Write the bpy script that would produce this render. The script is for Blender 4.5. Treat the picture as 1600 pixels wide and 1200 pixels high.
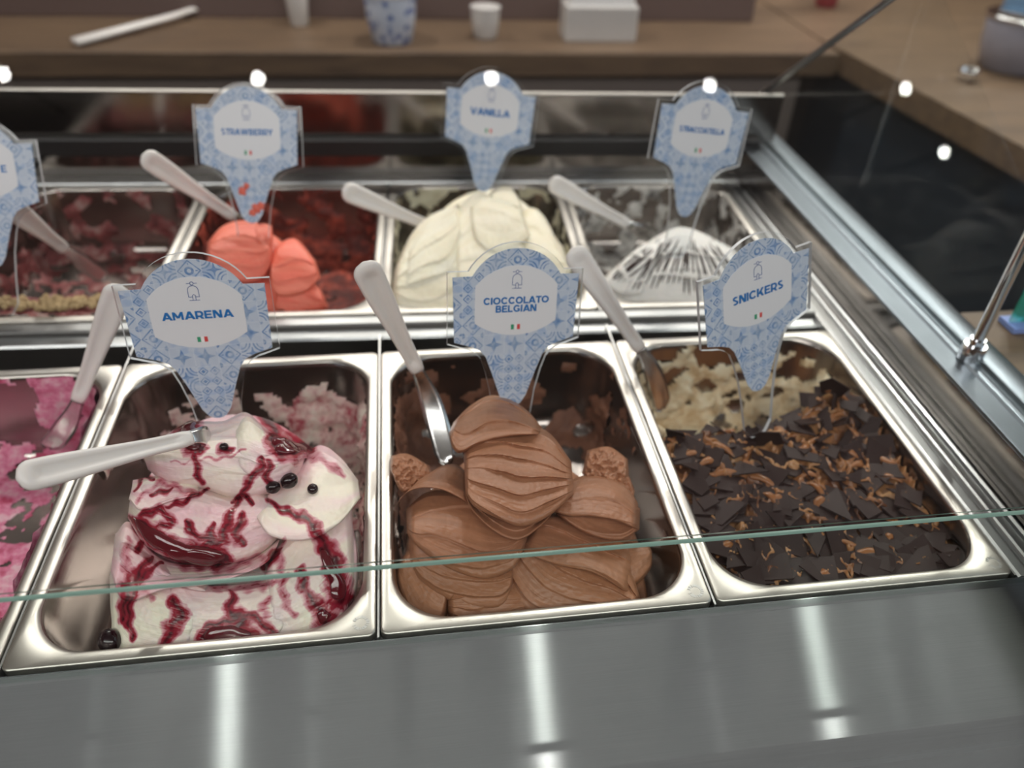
import bpy, math, random
import numpy as np
from mathutils import Vector, Matrix, Euler, noise
from mathutils.bvhtree import BVHTree
random.seed(7)
S = bpy.context.scene
COL = S.collection
for o in list(bpy.data.objects): bpy.data.objects.remove(o)

# ------------------------------------------------------------ camera, world, lights, exposure
YAW, PITCH, ROLL, FPX = 0.177919, 0.679019, -0.054707, 1233.105
CAM = Vector((0.040255, -0.349, 0.506517)); PPX, PPY = 827.24, 618.30
fwd = Vector((math.sin(YAW)*math.cos(PITCH), math.cos(YAW)*math.cos(PITCH), -math.sin(PITCH)))
r0 = Vector((math.cos(YAW), -math.sin(YAW), 0)); d0 = fwd.cross(r0)
RIGHT = math.cos(ROLL)*r0 + math.sin(ROLL)*d0
DOWN = -math.sin(ROLL)*r0 + math.cos(ROLL)*d0
cam = bpy.data.objects.new('camera', bpy.data.cameras.new('camera')); COL.objects.link(cam)
cam.matrix_world = Matrix(((RIGHT.x, -DOWN.x, -fwd.x, CAM.x), (RIGHT.y, -DOWN.y, -fwd.y, CAM.y),
                           (RIGHT.z, -DOWN.z, -fwd.z, CAM.z), (0, 0, 0, 1)))
cam.data.sensor_width = 36; cam.data.lens = FPX/1600*36
cam.data.shift_x = -(PPX-800)/1600; cam.data.shift_y = (PPY-600)/1600
cam.data.clip_start = .02
cam.data.dof.use_dof = True; cam.data.dof.focus_distance = 0.60; cam.data.dof.aperture_fstop = 3.3
S.camera = cam
S.view_settings.view_transform = 'Standard'; S.view_settings.look = 'None'
S.view_settings.exposure = 0.5; S.view_settings.gamma = 1; S.view_settings.use_curve_mapping = False

W_ = bpy.data.worlds.new('world'); S.world = W_; W_.use_nodes = True
W_.node_tree.nodes['Background'].inputs[0].default_value = (.80, .88, 1, 1)
W_.node_tree.nodes['Background'].inputs[1].default_value = .25

def area(name, loc, aim, sx, sy, power, col):
    l = bpy.data.lights.new(name, 'AREA'); l.shape = 'RECTANGLE'; l.size = sx; l.size_y = sy
    l.energy = power; l.color = col
    o = bpy.data.objects.new(name, l); COL.objects.link(o); o.location = loc
    o.rotation_euler = (Vector(aim)-Vector(loc)).to_track_quat('-Z', 'Y').to_euler(); return o
area('ceiling_panel_light', (0.6, 2.35, 1.86), (0.3, .9, 0), 4.2, 1.4, 62, (1, .95, .88))
area('front_fill_light', (-.1, -1.3, 1.8), (0.1, .35, 0), 4.6, .8, 47, (1, .97, .94))  # unseen front fill, added to brighten the gelato and signs
area('right_window_light', (2.3, .1, 1.2), (.3, .2, 0), 1.2, 1.0, 4, (.72, .86, 1))

# ------------------------------------------------------------ helpers
def rayd(u, v): return (fwd + RIGHT*((u-PPX)/FPX) + DOWN*((v-PPY)/FPX))
def on_plane(u, v, n, p0):                 # point of a real plane seen at photo pixel u, v
    d = rayd(u, v); n = Vector(n); return CAM + d*(n.dot(Vector(p0)-CAM)/n.dot(d))
def at_dist(u, v, p, dist, far):           # point on the sight line at a real distance from p
    d = rayd(u, v).normalized(); w = CAM-Vector(p); b = d.dot(w); c = w.dot(w)-dist*dist
    q = max(b*b-c, 0)**.5; return CAM + d*(-b+q if far else -b-q)

def link(name, me, mat=None, parent=None, smooth=False, **kw):
    o = bpy.data.objects.new(name, me); COL.objects.link(o)
    if mat is not None and not me.materials:
        for m in (mat if isinstance(mat, (list, tuple)) else [mat]): me.materials.append(m)
    if smooth: me.polygons.foreach_set('use_smooth', [True]*len(me.polygons))
    if parent: o.parent = parent
    for k, v in kw.items(): o[k] = v
    return o
def thing(name, label, cat, group=None, loc=(0, 0, 0), rot=(0, 0, 0)):
    o = bpy.data.objects.new(name, None); COL.objects.link(o); o.empty_display_size = .02
    o.location = loc; o.rotation_euler = rot; o['label'] = label; o['category'] = cat
    if group: o['group'] = group
    return o

class MB:
    def __init__(s): s.v = []; s.f = []; s.m = []; s.uv = {}
    def add(s, vs, fs, mi=0):
        b = len(s.v); s.v += [tuple(x) for x in vs]
        for f in fs: s.f.append(tuple(b+i for i in f)); s.m.append(mi)
        return s
    def box(s, x0, y0, z0, x1, y1, z1, mi=0, bev=0.0):
        if bev <= 0:
            return s.add([(x0,y0,z0),(x1,y0,z0),(x1,y1,z0),(x0,y1,z0),(x0,y0,z1),(x1,y0,z1),(x1,y1,z1),(x0,y1,z1)],
                     [(0,3,2,1),(4,5,6,7),(0,1,5,4),(1,2,6,5),(2,3,7,6),(3,0,4,7)], mi)
        b = bev; L = []
        def loop(i, z): return [(x0+i,y0+b,z),(x0+b,y0+i,z),(x1-b,y0+i,z),(x1-i,y0+b,z),(x1-i,y1-b,z),(x1-b,y1-i,z),(x0+b,y1-i,z),(x0+i,y1-b,z)]
        L = [loop(b*.6, z0), loop(0, z0+b), loop(0, z1-b), loop(b*.6, z1)]
        return s.loft(L, True, True, mi)
    def loft(s, loops, cap0=False, cap1=False, mi=0, closed=True):
        n = len(loops[0]); vs = [p for l in loops for p in l]; fs = []
        for j in range(len(loops)-1):
            for i in range(n if closed else n-1):
                k = (i+1) % n
                fs.append((j*n+i, j*n+k, (j+1)*n+k, (j+1)*n+i))
        if cap0: fs.append(tuple(reversed(range(n))))
        if cap1: fs.append(tuple((len(loops)-1)*n+i for i in range(n)))
        return s.add(vs, fs, mi)
    def tube(s, pts, rad, n=10, mi=0, flat=1.0, up=None):
        pts = [Vector(p) for p in pts]; loops = []
        for i, p in enumerate(pts):
            t = (pts[min(i+1, len(pts)-1)]-pts[max(i-1, 0)]).normalized()
            u = Vector(up) if up is not None else (Vector((0, 0, 1)) if abs(t.z) < .9 else Vector((1, 0, 0)))
            a = t.cross(u).normalized(); b = a.cross(t).normalized()
            r = rad[i] if isinstance(rad, (list, tuple)) else rad
            loops.append([p + a*(r*math.cos(k*2*math.pi/n)) + b*(r*flat*math.sin(k*2*math.pi/n)) for k in range(n)])
        return s.loft(loops, True, True, mi)
    def prism(s, outline, y0, y1, mi=0, side=None):   # outline in x,z; thickness along y
        n = len(outline)
        vs = [(x, y0, z) for x, z in outline]+[(x, y1, z) for x, z in outline]
        s.add(vs, [tuple(range(n)), tuple(reversed(range(n, 2*n)))], mi)
        s.add(vs, [(i, i+n, (i+1) % n+n, (i+1) % n) for i in range(n)], mi if side is None else side)
        return s
    def mesh(s, name):
        me = bpy.data.meshes.new(name); me.from_pydata(s.v, [], s.f); me.update()
        if any(s.m): me.polygons.foreach_set('material_index', s.m)
        return me
    def build(s, name, mat, parent=None, smooth=False, angle=None, **kw):
        me = s.mesh(name); o = link(name, me, mat, parent, smooth or angle is not None, **kw)
        if angle is not None: me.set_sharp_from_angle(angle=math.radians(angle))
        return o

def rrect(x0, y0, x1, y1, r, z, n=10):
    out = []
    for cx, cy, a0 in ((x1-r, y1-r, 0), (x0+r, y1-r, 90), (x0+r, y0+r, 180), (x1-r, y0+r, 270)):
        for k in range(n+1):
            a = math.radians(a0+90*k/n); out.append((cx+r*math.cos(a), cy+r*math.sin(a), z))
    return out

# ------------------------------------------------------------ materials
class NT:
    def __init__(s, name):
        s.mat = bpy.data.materials.new(name); s.mat.use_nodes = True; s.t = s.mat.node_tree
        s.t.nodes.clear(); s.out = s.n('ShaderNodeOutputMaterial')
    def n(s, typ, **kw):
        nd = s.t.nodes.new(typ)
        for k, v in kw.items():
            if k.startswith('_'): setattr(nd, k[1:], v)
            else:
                key = {'F': 0}.get(k, k.replace('_', ' '))
                s.put(nd.inputs[key], v)
        return nd
    def put(s, inp, v):
        if isinstance(v, bpy.types.NodeSocket): s.t.links.new(v, inp)
        elif isinstance(v, bpy.types.Node): s.t.links.new(v.outputs[0], inp)
        else: inp.default_value = v
    def m(s, op, a, b=0.0, c=0.0):
        nd = s.t.nodes.new('ShaderNodeMath'); nd.operation = op
        for i, x in enumerate((a, b, c)): s.put(nd.inputs[i], x)
        return nd.outputs[0]
    def mix(s, f, a, b):
        nd = s.t.nodes.new('ShaderNodeMix'); nd.data_type = 'RGBA'
        s.put(nd.inputs[0], f); s.put(nd.inputs[6], a); s.put(nd.inputs[7], b); return nd.outputs[2]
    def ramp(s, f, stops):
        nd = s.t.nodes.new('ShaderNodeValToRGB'); s.put(nd.inputs[0], f); e = nd.color_ramp.elements
        while len(e) < len(stops): e.new(.5)
        for el, (p, c) in zip(e, stops): el.position = p; el.color = c if len(c) == 4 else (*c, 1)
        return nd.outputs[0]
    def coord(s, which='Object', scale=(1, 1, 1)):
        tc = s.n('ShaderNodeTexCoord'); mp = s.n('ShaderNodeMapping'); s.put(mp.inputs[0], tc.outputs[which]); mp.inputs[3].default_value = scale
        return mp.outputs[0]
    def noise(s, scale, co, detail=3, rough=.5, dist=0):
        nd = s.n('ShaderNodeTexNoise', Scale=scale, Detail=detail, Roughness=rough, Distortion=dist); s.put(nd.inputs['Vector'], co); return nd.outputs[0]
    def bump(s, h, dist, strength=1.0):
        nd = s.n('ShaderNodeBump'); s.put(nd.inputs['Height'], h); nd.inputs['Distance'].default_value = dist; nd.inputs['Strength'].default_value = strength; return nd.outputs[0]
    def pbr(s, **kw):
        nd = s.n('ShaderNodeBsdfPrincipled')
        for k, v in kw.items():
            key = k.replace('_', ' ')
            if isinstance(v, tuple) and len(v) == 3 and key in ('Base Color', 'Specular Tint', 'Emission Color', 'Coat Tint'): v = (*v, 1)
            s.put(nd.inputs[key], v)
        s.put(s.out.inputs[0], nd.outputs[0]); return nd

def steel(name, col, rough, scale=(4, 260, 4), dirt=.25, aniso=0, blot=0.0, bump=.00004, groove=None):
    t = NT(name); co = t.coord('Object', scale); n1 = t.noise(6, co, 4, .6)
    big = t.noise(14, t.coord('Object'), 4, .6)
    c = t.mix(t.m('MULTIPLY', n1, dirt), (*col, 1), (*[x*.55 for x in col], 1))
    if blot:
        c = t.mix(t.m('MULTIPLY', t.ramp(big, [(.45, (0, 0, 0)), (.62, (1, 1, 1))]), blot), c, (*[x*.62 for x in col], 1))
    rr = t.m('MULTIPLY_ADD', n1, .10, t.m('MULTIPLY_ADD', big, .12 if not groove else .04, rough-.10))
    p = t.pbr(Metallic=1.0, Roughness=rr, Normal=t.bump(n1, bump) if not groove else t.bump(t.noise(1, t.coord('Object', groove), 2, .5), bump)); t.put(p.inputs['Base Color'], c)
    if aniso:
        gl = t.n('ShaderNodeBsdfAnisotropic', Roughness=t.m('MULTIPLY_ADD', n1, .05, rough), Anisotropy=aniso); t.put(gl.inputs['Color'], c)
        tg = t.n('ShaderNodeTangent', _direction_type='UV_MAP'); t.put(gl.inputs['Tangent'], tg.outputs[0])
        t.put(t.out.inputs[0], gl.outputs[0])
    return t.mat
def plain(name, col, rough=.5, metal=0, nscale=30, var=.25, bump=0.0, **kw):
    t = NT(name); n = t.noise(nscale, t.coord('Object'), 4, .6)
    p = t.pbr(Roughness=rough, Metallic=float(metal), **kw)
    t.put(p.inputs['Base Color'], t.mix(t.m('MULTIPLY', n, var), (*col, 1), (*[x*.4 for x in col], 1)))
    if bump: t.put(p.inputs['Normal'], t.bump(n, bump))
    return t.mat
def thinglass(name, tint, ior=1.5, boost=1.0):
    t = NT(name); tr = t.n('ShaderNodeBsdfTransparent', Color=(*tint, 1)); gl = t.n('ShaderNodeBsdfGlossy', Roughness=0.0)
    gm = t.n('ShaderNodeNewGeometry'); vd = t.n('ShaderNodeVectorMath', _operation='DOT_PRODUCT'); t.put(vd.inputs[0], gm.outputs['Incoming']); t.put(vd.inputs[1], gm.outputs['Normal'])
    f0 = ((ior-1)/(ior+1))**2; fr = t.m('MULTIPLY_ADD', t.m('POWER', t.m('SUBTRACT', 1.0, t.m('ABSOLUTE', vd.outputs['Value'])), 5.0), 1-f0, f0)   # same on both faces
    # thin architectural pane: see-through plus its mirror reflection
    mx = t.n('ShaderNodeMixShader', F=t.m('MULTIPLY', fr, boost)); t.put(mx.inputs[1], tr); t.put(mx.inputs[2], gl); t.put(t.out.inputs[0], mx.outputs[0])
    return t.mat

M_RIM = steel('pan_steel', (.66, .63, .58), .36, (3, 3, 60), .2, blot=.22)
M_INNER_DIM = steel('pan_dimmed_steel', (.40, .36, .335), .20, (3, 3, 90), .35, blot=.2)  # pan steel darkened inside: dim interior and dark reflections put into the colour
M_SILL = steel('brushed_sill_steel', (.31, .33, .335), .27, (2.5, 300, 4), .5, aniso=.90, blot=.12)
M_MIRR = steel('polished_steel', (.27, .25, .235), .08, (3, 3, 160), .2)
M_RAIL = steel('rail_steel', (.42, .43, .43), .30, (200, 3, 3), .3, blot=.2)
M_ERAIL = steel('end_rail_steel', (.24, .275, .31), .36, (200, 3, 3), .3, blot=.25)
M_BAR = steel('bar_steel', (.60, .60, .59), .3, (3, 200, 3), .3)
M_CHROME = plain('chrome', (.85, .86, .88), .07, 1, var=.05)
M_BLACK = plain('black_liner', (.012, .012, .013), .45)
M_GLASS = thinglass('case_glass', (.96, .98, .97), boost=.3)
M_GLASSU = thinglass('canopy_glass', (.985, .99, .988), boost=.75)
M_GEDGE = plain('glass_edge_green', (.23, .36, .31), .12, var=.1)
M_ACRYL = thinglass('clear_acrylic', (.97, .98, .985), 1.45)
M_ACEDGE = plain('acrylic_edge', (.62, .64, .66), .15, var=.1)
M_PLAST = plain('white_plastic', (.83, .80, .77), .33, var=.06, Subsurface_Weight=.15, Subsurface_Radius=(.01, .008, .006))
M_BLADE = steel('spatula_steel', (.74, .74, .73), .2, (3, 160, 3), .2)
M_WHITE = plain('print_white', (.78, .80, .84), .35, var=.03)
M_INK = plain('print_blue_ink', (.01, .17, .50), .35, var=.05)
M_LINE = plain('emblem_line_blue', (.02, .09, .33), .35, var=.05)
M_FG = plain('flag_green', (.03, .33, .17), .4, var=.05); M_FW = plain('flag_white', (.9, .9, .9), .4, var=.02); M_FR = plain('flag_red', (.70, .07, .07), .4, var=.05)

def tile_print():
    t = NT('azulejo_print'); tc = t.n('ShaderNodeTexCoord'); sp = t.n('ShaderNodeSeparateXYZ'); t.put(sp.inputs[0], tc.outputs['Object'])
    X = t.m('MULTIPLY', sp.outputs[0], 1/.0195); Z = t.m('MULTIPLY', sp.outputs[2], 1/.0195)
    X = t.m('ADD', X, 20.5); Z = t.m('ADD', Z, 20.3)
    cx = t.m('FLOOR', X); cz = t.m('FLOOR', Z)
    fx = t.m('SUBTRACT', t.m('FRACT', X), .5); fz = t.m('SUBTRACT', t.m('FRACT', Z), .5)
    cid = t.n('ShaderNodeCombineXYZ'); t.put(cid.inputs[0], cx); t.put(cid.inputs[1], cz)
    wn = t.n('ShaderNodeTexWhiteNoise', _noise_dimensions='3D'); t.put(wn.inputs[0], cid.outputs[0]); rnd = wn.outputs[0]
    ax = t.m('ABSOLUTE', fx); az = t.m('ABSOLUTE', fz)
    def band(d, r, w): return t.m('LESS_THAN', t.m('ABSOLUTE', t.m('SUBTRACT', d, r)), w)
    def mx(*a):
        r = a[0]
        for b in a[1:]: r = t.m('MAXIMUM', r, b)
        return r
    def length(a, b): return t.m('SQRT', t.m('ADD', t.m('MULTIPLY', a, a), t.m('MULTIPLY', b, b)))
    dc = length(t.m('SUBTRACT', ax, .5), t.m('SUBTRACT', az, .5))     # to nearest corner
    d0_ = length(fx, fz); dm = t.m('ADD', ax, az)
    de = t.m('MINIMUM', length(t.m('SUBTRACT', ax, .5), az), length(ax, t.m('SUBTRACT', az, .5)))
    # A: corner rings and a star
    star = t.m('LESS_THAN', t.m('MULTIPLY', ax, az), .006)
    A = mx(band(dc, .42, .035), band(dc, .28, .03), t.m('MULTIPLY', star, t.m('LESS_THAN', d0_, .3)))
    # B: four small diamonds
    qx = t.m('ABSOLUTE', t.m('SUBTRACT', ax, .25)); qz = t.m('ABSOLUTE', t.m('SUBTRACT', az, .25)); qd = t.m('ADD', qx, qz)
    B = mx(t.m('LESS_THAN', qd, .10), band(qd, .2, .035))
    # C: overlapping petals
    C = mx(band(de, .5, .03), t.m('LESS_THAN', t.m('ADD', t.m('MULTIPLY', ax, 3.0), az), .42), t.m('LESS_THAN', t.m('ADD', t.m('MULTIPLY', az, 3.0), ax), .42))
    # D: rosette dots in a diamond
    D = mx(band(dm, .46, .04), band(d0_, .14, .05), t.m('LESS_THAN', t.m('ABSOLUTE', t.m('SUBTRACT', d0_, .31)), t.m('MULTIPLY', star, .05)), t.m('LESS_THAN', dc, .14))
    def pick(lo, hi, v): return t.m('MULTIPLY', t.m('MULTIPLY', t.m('GREATER_THAN', rnd, lo), t.m('LESS_THAN', rnd, hi)), v)
    P = mx(pick(-1, .28, A), pick(.28, .5, B), pick(.5, .76, C), pick(.76, 2, D))
    grid = t.m('GREATER_THAN', t.m('MAXIMUM', ax, az), .486)
    sm = t.noise(160, t.coord('Object'), 3, .6); sm2 = t.noise(55, t.coord('Object'), 2, .5)
    wear = t.ramp(sm, [(.30, (.25, .25, .25)), (.62, (1, 1, 1))])
    blue = t.ramp(sm2, [(.35, (.09, .22, .50)), (.55, (.17, .30, .52)), (.7, (.30, .41, .58))])
    base = t.ramp(sm2, [(.3, (.58, .66, .77)), (.7, (.50, .58, .71))])
    wash = t.mix(t.m('MULTIPLY', t.ramp(t.noise(90, t.coord('Object'), 1), [(.55, (0, 0, 0)), (.62, (1, 1, 1))]), .45), base, (.24, .40, .68, 1))
    c = t.mix(t.m('MULTIPLY', P, wear), wash, blue); c = t.mix(t.m('MULTIPLY', grid, .35), c, (.8, .85, .9, 1))
    p = t.pbr(Roughness=.4); t.put(p.inputs['Base Color'], c); return t.mat
M_TILE = tile_print()

def cream(name, cols, sscale=(1.2, 9), thr=(.40, .5, .62), rough=.42, bump=.0007, fine=260, dist=1.5, sss=.25, specks=None, spec=.5):
    """ice cream: colour swirled along the folds' own UV direction"""
    t = NT(name); uv = t.coord('UV', (sscale[0], sscale[1], 1)); n = t.noise(1.0, uv, 4, .55, dist)
    c = t.ramp(n, [(thr[i], cols[i]) for i in range(len(cols))]) if len(cols) > 1 else (*cols[0], 1)
    ob = t.coord('Object'); f = t.noise(fine, ob, 5, .65); m2 = t.noise(60, ob, 3, .5)
    if specks:
        c = t.mix(t.ramp(t.noise(specks[1], ob, 2, .5), [(specks[2], (0, 0, 0)), (specks[2]+.03, (1, 1, 1))]), c, (*specks[0], 1))
    c2 = t.mix(t.m('MULTIPLY', m2, .22), c, tuple([x*.6 for x in cols[0]])+(1,))
    h = t.m('ADD', t.m('MULTIPLY', f, .35), t.m('MULTIPLY', t.noise(1.0, t.coord('UV', (3, 45, 1)), 3, .6, .6), .65))
    p = t.pbr(Roughness=rough, Subsurface_Weight=sss, Subsurface_Radius=(.012, .008, .006), Normal=t.bump(h, bump))
    p.inputs['Specular IOR Level'].default_value = spec
    p.inputs['Subsurface Scale'].default_value = .4
    t.put(p.inputs['Base Color'], c2); return t.mat
M_CHOC = cream('chocolate_gelato', [(.36, .160, .082), (.43, .196, .104)], thr=(.4, .6), rough=.40, sss=.12, bump=.0005)
def amarena_mat():
    t = NT('cherry_cream_gelato'); ob = t.coord('Object'); at = t.n('ShaderNodeAttribute', _attribute_name='stain'); st = at.outputs['Fac']
    n1 = t.noise(1.0, t.coord('UV', (3.0, 14, 1)), 4, .6, 1.2); n2 = t.noise(70, ob, 4, .6, 1.5)
    v = t.m('ADD', st, t.m('MULTIPLY', t.m('SUBTRACT', n1, .5), .5)); v = t.m('ADD', v, t.m('MULTIPLY', t.m('SUBTRACT', n2, .5), .5)); v = t.m('MULTIPLY', v, t.m('MINIMUM', 1.0, t.m('MULTIPLY_ADD', st, 3.0, .35)))
    tint = t.ramp(t.noise(1.0, t.coord('UV', (.9, 1.6, 1)), 3, .5, .8), [(.36, (.90, .83, .69)), (.48, (.90, .74, .70)), (.62, (.84, .55, .59))])
    c = t.mix(t.ramp(v, [(.14, (0, 0, 0)), (.34, (1, 1, 1))]), tint, (.62, .24, .29, 1))
    c = t.mix(t.ramp(v, [(.36, (0, 0, 0)), (.50, (1, 1, 1))]), c, (.30, .012, .032, 1))
    c = t.mix(t.ramp(v, [(.62, (0, 0, 0)), (.85, (1, 1, 1))]), c, (.07, .002, .008, 1))
    h = t.m('ADD', t.m('MULTIPLY', t.noise(260, ob, 5, .65), .35), t.m('MULTIPLY', t.noise(1.0, t.coord('UV', (3, 45, 1)), 3, .6, .6), .65))
    p = t.pbr(Roughness=t.m('SUBTRACT', .36, t.m('MULTIPLY', t.ramp(v, [(.36, (0, 0, 0)), (.5, (1, 1, 1))]), .2)), Subsurface_Weight=.2, Subsurface_Radius=(.012, .007, .005), Normal=t.bump(h, .0006))
    p.inputs['Subsurface Scale'].default_value = .4; t.put(p.inputs['Base Color'], c); return t.mat
M_AMAR = amarena_mat()
M_VAN = cream('vanilla_gelato', [(.86, .79, .60), (.90, .84, .68)], thr=(.4, .6), rough=.5, bump=.001)
M_STRAW = cream('strawberry_gelato', [(.86, .17, .11), (.88, .23, .15)], thr=(.4, .6), rough=.45, bump=.0012)
M_STRACC = cream('stracciatella_gelato', [(.78, .76, .72), (.78, .76, .72), (.05, .03, .05), (.8, .78, .74)], thr=(.3, .64, .68, .72), sscale=(9, 1.2), rough=.4)
M_SAUCE = plain('dark_cherry_sauce', (.13, .004, .012), .08, nscale=60, var=.6, Coat_Weight=.6)
M_SAUCE2 = plain('red_cherry_sauce', (.36, .015, .035), .16, nscale=90, var=.7)
M_CHERRY = plain('black_cherry_skin', (.015, .004, .006), .10, var=.3)
M_SHARD = plain('dark_chocolate_shard', (.030, .014, .012), .45, nscale=60, var=.4, bump=.0002, Specular_IOR_Level=.2)
M_CARA = cream('caramel_swirl', [(.27, .105, .035), (.42, .19, .07)], thr=(.4, .6), rough=.25)
M_SNBASE = cream('pale_caramel_gelato', [(.13, .05, .022), (.33, .145, .055), (.50, .27, .12)], thr=(.40, .5, .64), rough=.25)
def residue(name, cols, rough=.5, nscale=45):
    t = NT(name); ob = t.coord('Object'); n = t.noise(nscale, ob, 5, .65)
    c = t.ramp(n, [(.36+.28*i/max(1, len(cols)-1), cols[i]) for i in range(len(cols))])
    p = t.pbr(Roughness=rough, Subsurface_Weight=.1, Subsurface_Radius=(.01, .006, .005), Normal=t.bump(t.noise(300, ob, 4, .7), .0012)); t.put(p.inputs['Base Color'], c); return t.mat
R_PINK = residue('pink_residue', [(.42, .03, .10), (.70, .22, .36), (.78, .52, .58)])
R_AMAR = residue('cherry_residue', [(.42, .05, .08), (.76, .52, .48), (.82, .72, .62)])
R_CHOC = residue('chocolate_residue', [(.16, .062, .034), (.26, .11, .06)])
R_SN = residue('pale_caramel_residue', [(.62, .45, .25), (.80, .68, .46), (.86, .78, .58)])
R_RED = residue('dark_berry_residue', [(.10, .025, .025), (.27, .06, .06), (.45, .30, .27)])
R_STRAW = residue('strawberry_residue', [(.10, .014, .010), (.20, .03, .02), (.62, .11, .06)])
R_VAN = residue('vanilla_residue', [(.6, .56, .38), (.8, .76, .58)])
R_STRA = residue('stracciatella_residue', [(.10, .09, .09), (.6, .58, .54), (.76, .74, .70)])
M_WOODT = None
def wood(name, a, b):
    t = NT(name); co = t.coord('Object', (1.5, 14, 14)); n = t.noise(3, co, 5, .6, .8)
    p = t.pbr(Roughness=.45, Normal=t.bump(n, .0006)); t.put(p.inputs['Base Color'], t.ramp(n, [(.35, tuple(q*.85 for q in a)), (.65, tuple(q*.85 for q in b))])); return t.mat
M_WOOD = wood('oak_worktop', (.12, .078, .05), (.20, .13, .078))
M_CAB = plain('taupe_cabinet', (.17, .14, .125), .5, var=.2)
M_CAB2 = plain('navy_cabinet', (.018, .026, .038), .4, var=.3)
M_WALL = plain('pinkish_wall', (.26, .17, .14), .7, var=.3, nscale=3)
M_CEIL = plain('ceiling_paint', (.60, .58, .56), .8, var=.1, nscale=3)
M_FLOOR = plain('dark_floor', (.05, .05, .055), .5, var=.4, nscale=3)

# ------------------------------------------------------------ room
def struct(name, box, mat):
    o = MB().box(*box).build(name, mat); o['kind'] = 'structure'; return o
struct('floor', (-3, -3, -.97, 3.4, 3.6, -.95), M_FLOOR)
struct('ceiling', (-3, -3, 1.92, 3.4, 3.6, 1.95), M_CEIL)
struct('wall_back', (-3, 3.5, -.95, 3.4, 3.6, 1.92), M_WALL)
struct('wall_left', (-3.1, -3, -.95, -3, 3.6, 1.92), M_WALL)
struct('wall_right', (3.4, -3, -.95, 3.5, 3.6, 1.92), M_WALL)
struct('wall_front', (-3, -3.1, -.95, 3.4, -3, 1.92), M_WALL)

def emis(name, col, st):
    t = NT(name); e = t.n('ShaderNodeEmission', Color=(*col, 1), Strength=st); t.put(t.out.inputs[0], e.outputs[0]); return t.mat
M_LED = emis('downlight_glow', (1, .97, .92), 60); M_LED2 = emis('spotlight_glow', (1, .96, .9), 1100)
def downlight(x, y, z, r, mat, label, group):
    t = thing('downlight', label, 'lamp', group, (x, y, z))
    n = 20; ring = [[(math.cos(a*2*math.pi/n)*q, math.sin(a*2*math.pi/n)*q, h) for a in range(n)] for q, h in ((r, .004), (r*1.06, -.004), (r*1.35, -.003), (r*1.4, .004), (r*1.4, .02))]
    MB().loft(ring, False, True).build('trim_ring', M_CHROME, t, True)
    MB().loft([[(math.cos(a*2*math.pi/n)*q, math.sin(a*2*math.pi/n)*q, .0035) for a in range(n)] for q in (r, r*.4)], False, True).build('diffuser', mat, t)
    MB().tube([(0, 0, .02), (0, 0, 1.92-z)], .006, 8).build('hanging_rod', M_BLACK, t)
for (x, y), w_ in zip(((-.866, .77), (-.30, .76), (.264, .76), (.834, .74), (1.385, .73), (1.50, .56)),
        ('at the left edge of the photo', 'above and just left of the strawberry sign', 'on top of the vanilla sign', 'on top of the stracciatella sign', 'over the wooden counter right of the signs', 'lower one over the dark cabinet at the right')):
    downlight(x, y, 1.6, .014, M_LED, 'small downlight mirrored as a bright dot '+w_, 'small downlights mirrored in the glass')
for (x, y), w_ in zip(((-.67, 1.62), (.41, 1.62), (1.48, 1.62)), ('below the cherry streaked gelato', 'below the chocolate gelato', 'below the shard covered gelato')):
    downlight(x, y, 1.75, .032, M_LED2, 'spotlight whose streak runs down the steel front ledge '+w_, 'spotlights streaking on the front ledge')

# ------------------------------------------------------------ display case
PW, PD, RT = .26, .36, math.radians(-2.0)     # pan pitch, pan depth, slight twist of the rear row
BM = Matrix.Translation((0, .4335, 0)) @ Matrix.Rotation(RT, 4, 'Z')
case = thing('display_case', 'stainless steel gelato display case with glass panes holding two rows of pans', 'display case')
def uvbox(o, sc=1.0):
    me = o.data; uv = me.uv_layers.new(name='UVMap')
    for l in me.loops: v = me.vertices[l.vertex_index].co; uv.data[l.index].uv = (v.x*sc, (v.y+v.z)*sc)
sill = MB(); prof = [(-.002, -.05), (-.002, -.003), (-.0025, -.0005), (-.0045, .0008), (-.007, -.0006), (-.009, -.0025), (-.108, -.0035), (-.113, -.0045), (-.116, -.008), (-.118, -.018), (-.118, -.030), (-.122, -.032), (-.122, -.07)]
sill.loft([[(-1.2, y, z) for y, z in prof], [(.645, y, z) for y, z in prof]], closed=False)
so = sill.build('front_ledge', M_SILL, case, angle=30); uvbox(so)
MB().box(-1.2, -.119, -.60, .645, -.100, -.055, bev=.002).build('front_panel', plain('blue_grey_front_panel', (.15, .18, .21), .4), case)
well = MB()
well.box(-1.2, -.002, -.32, .60, .86, -.30)
well.box(-1.2, -.012, -.30, .60, -.004, -.012)
well.box(.585, -.002, -.30, .60, .86, -.01)
well.build('well_liner', M_BLACK, case)
# crossbars under the front row's side lips and between rows
for i in range(-2, 3):
    b = MB().box(i*PW-.0008, .001, -.012, i*PW+.0008, .395, -.0022); b.build('support_bar', M_BAR, case)
    b = MB().box(i*PW-.0008, .0, -.012, i*PW+.0008, .355, -.0022); ob_ = b.build('support_bar', M_BAR, case); ob_.matrix_local = BM
md = MB()
md.loft([[(-1.0, y, z) for y, z in [(-.034, -.05), (-.034, -.012), (-.032, -.0095), (-.019, -.0085), (-.018, -.004), (-.0155, -.002), (-.003, -.002), (-.0015, -.004), (-.0015, -.03)]],
         [(.545, y, z) for y, z in [(-.034, -.05), (-.034, -.012), (-.032, -.0095), (-.019, -.0085), (-.018, -.004), (-.0155, -.002), (-.003, -.002), (-.0015, -.004), (-.0015, -.03)]]], closed=False)
o = md.build('middle_rail', M_RAIL, case, angle=30); o.matrix_local = BM
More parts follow.
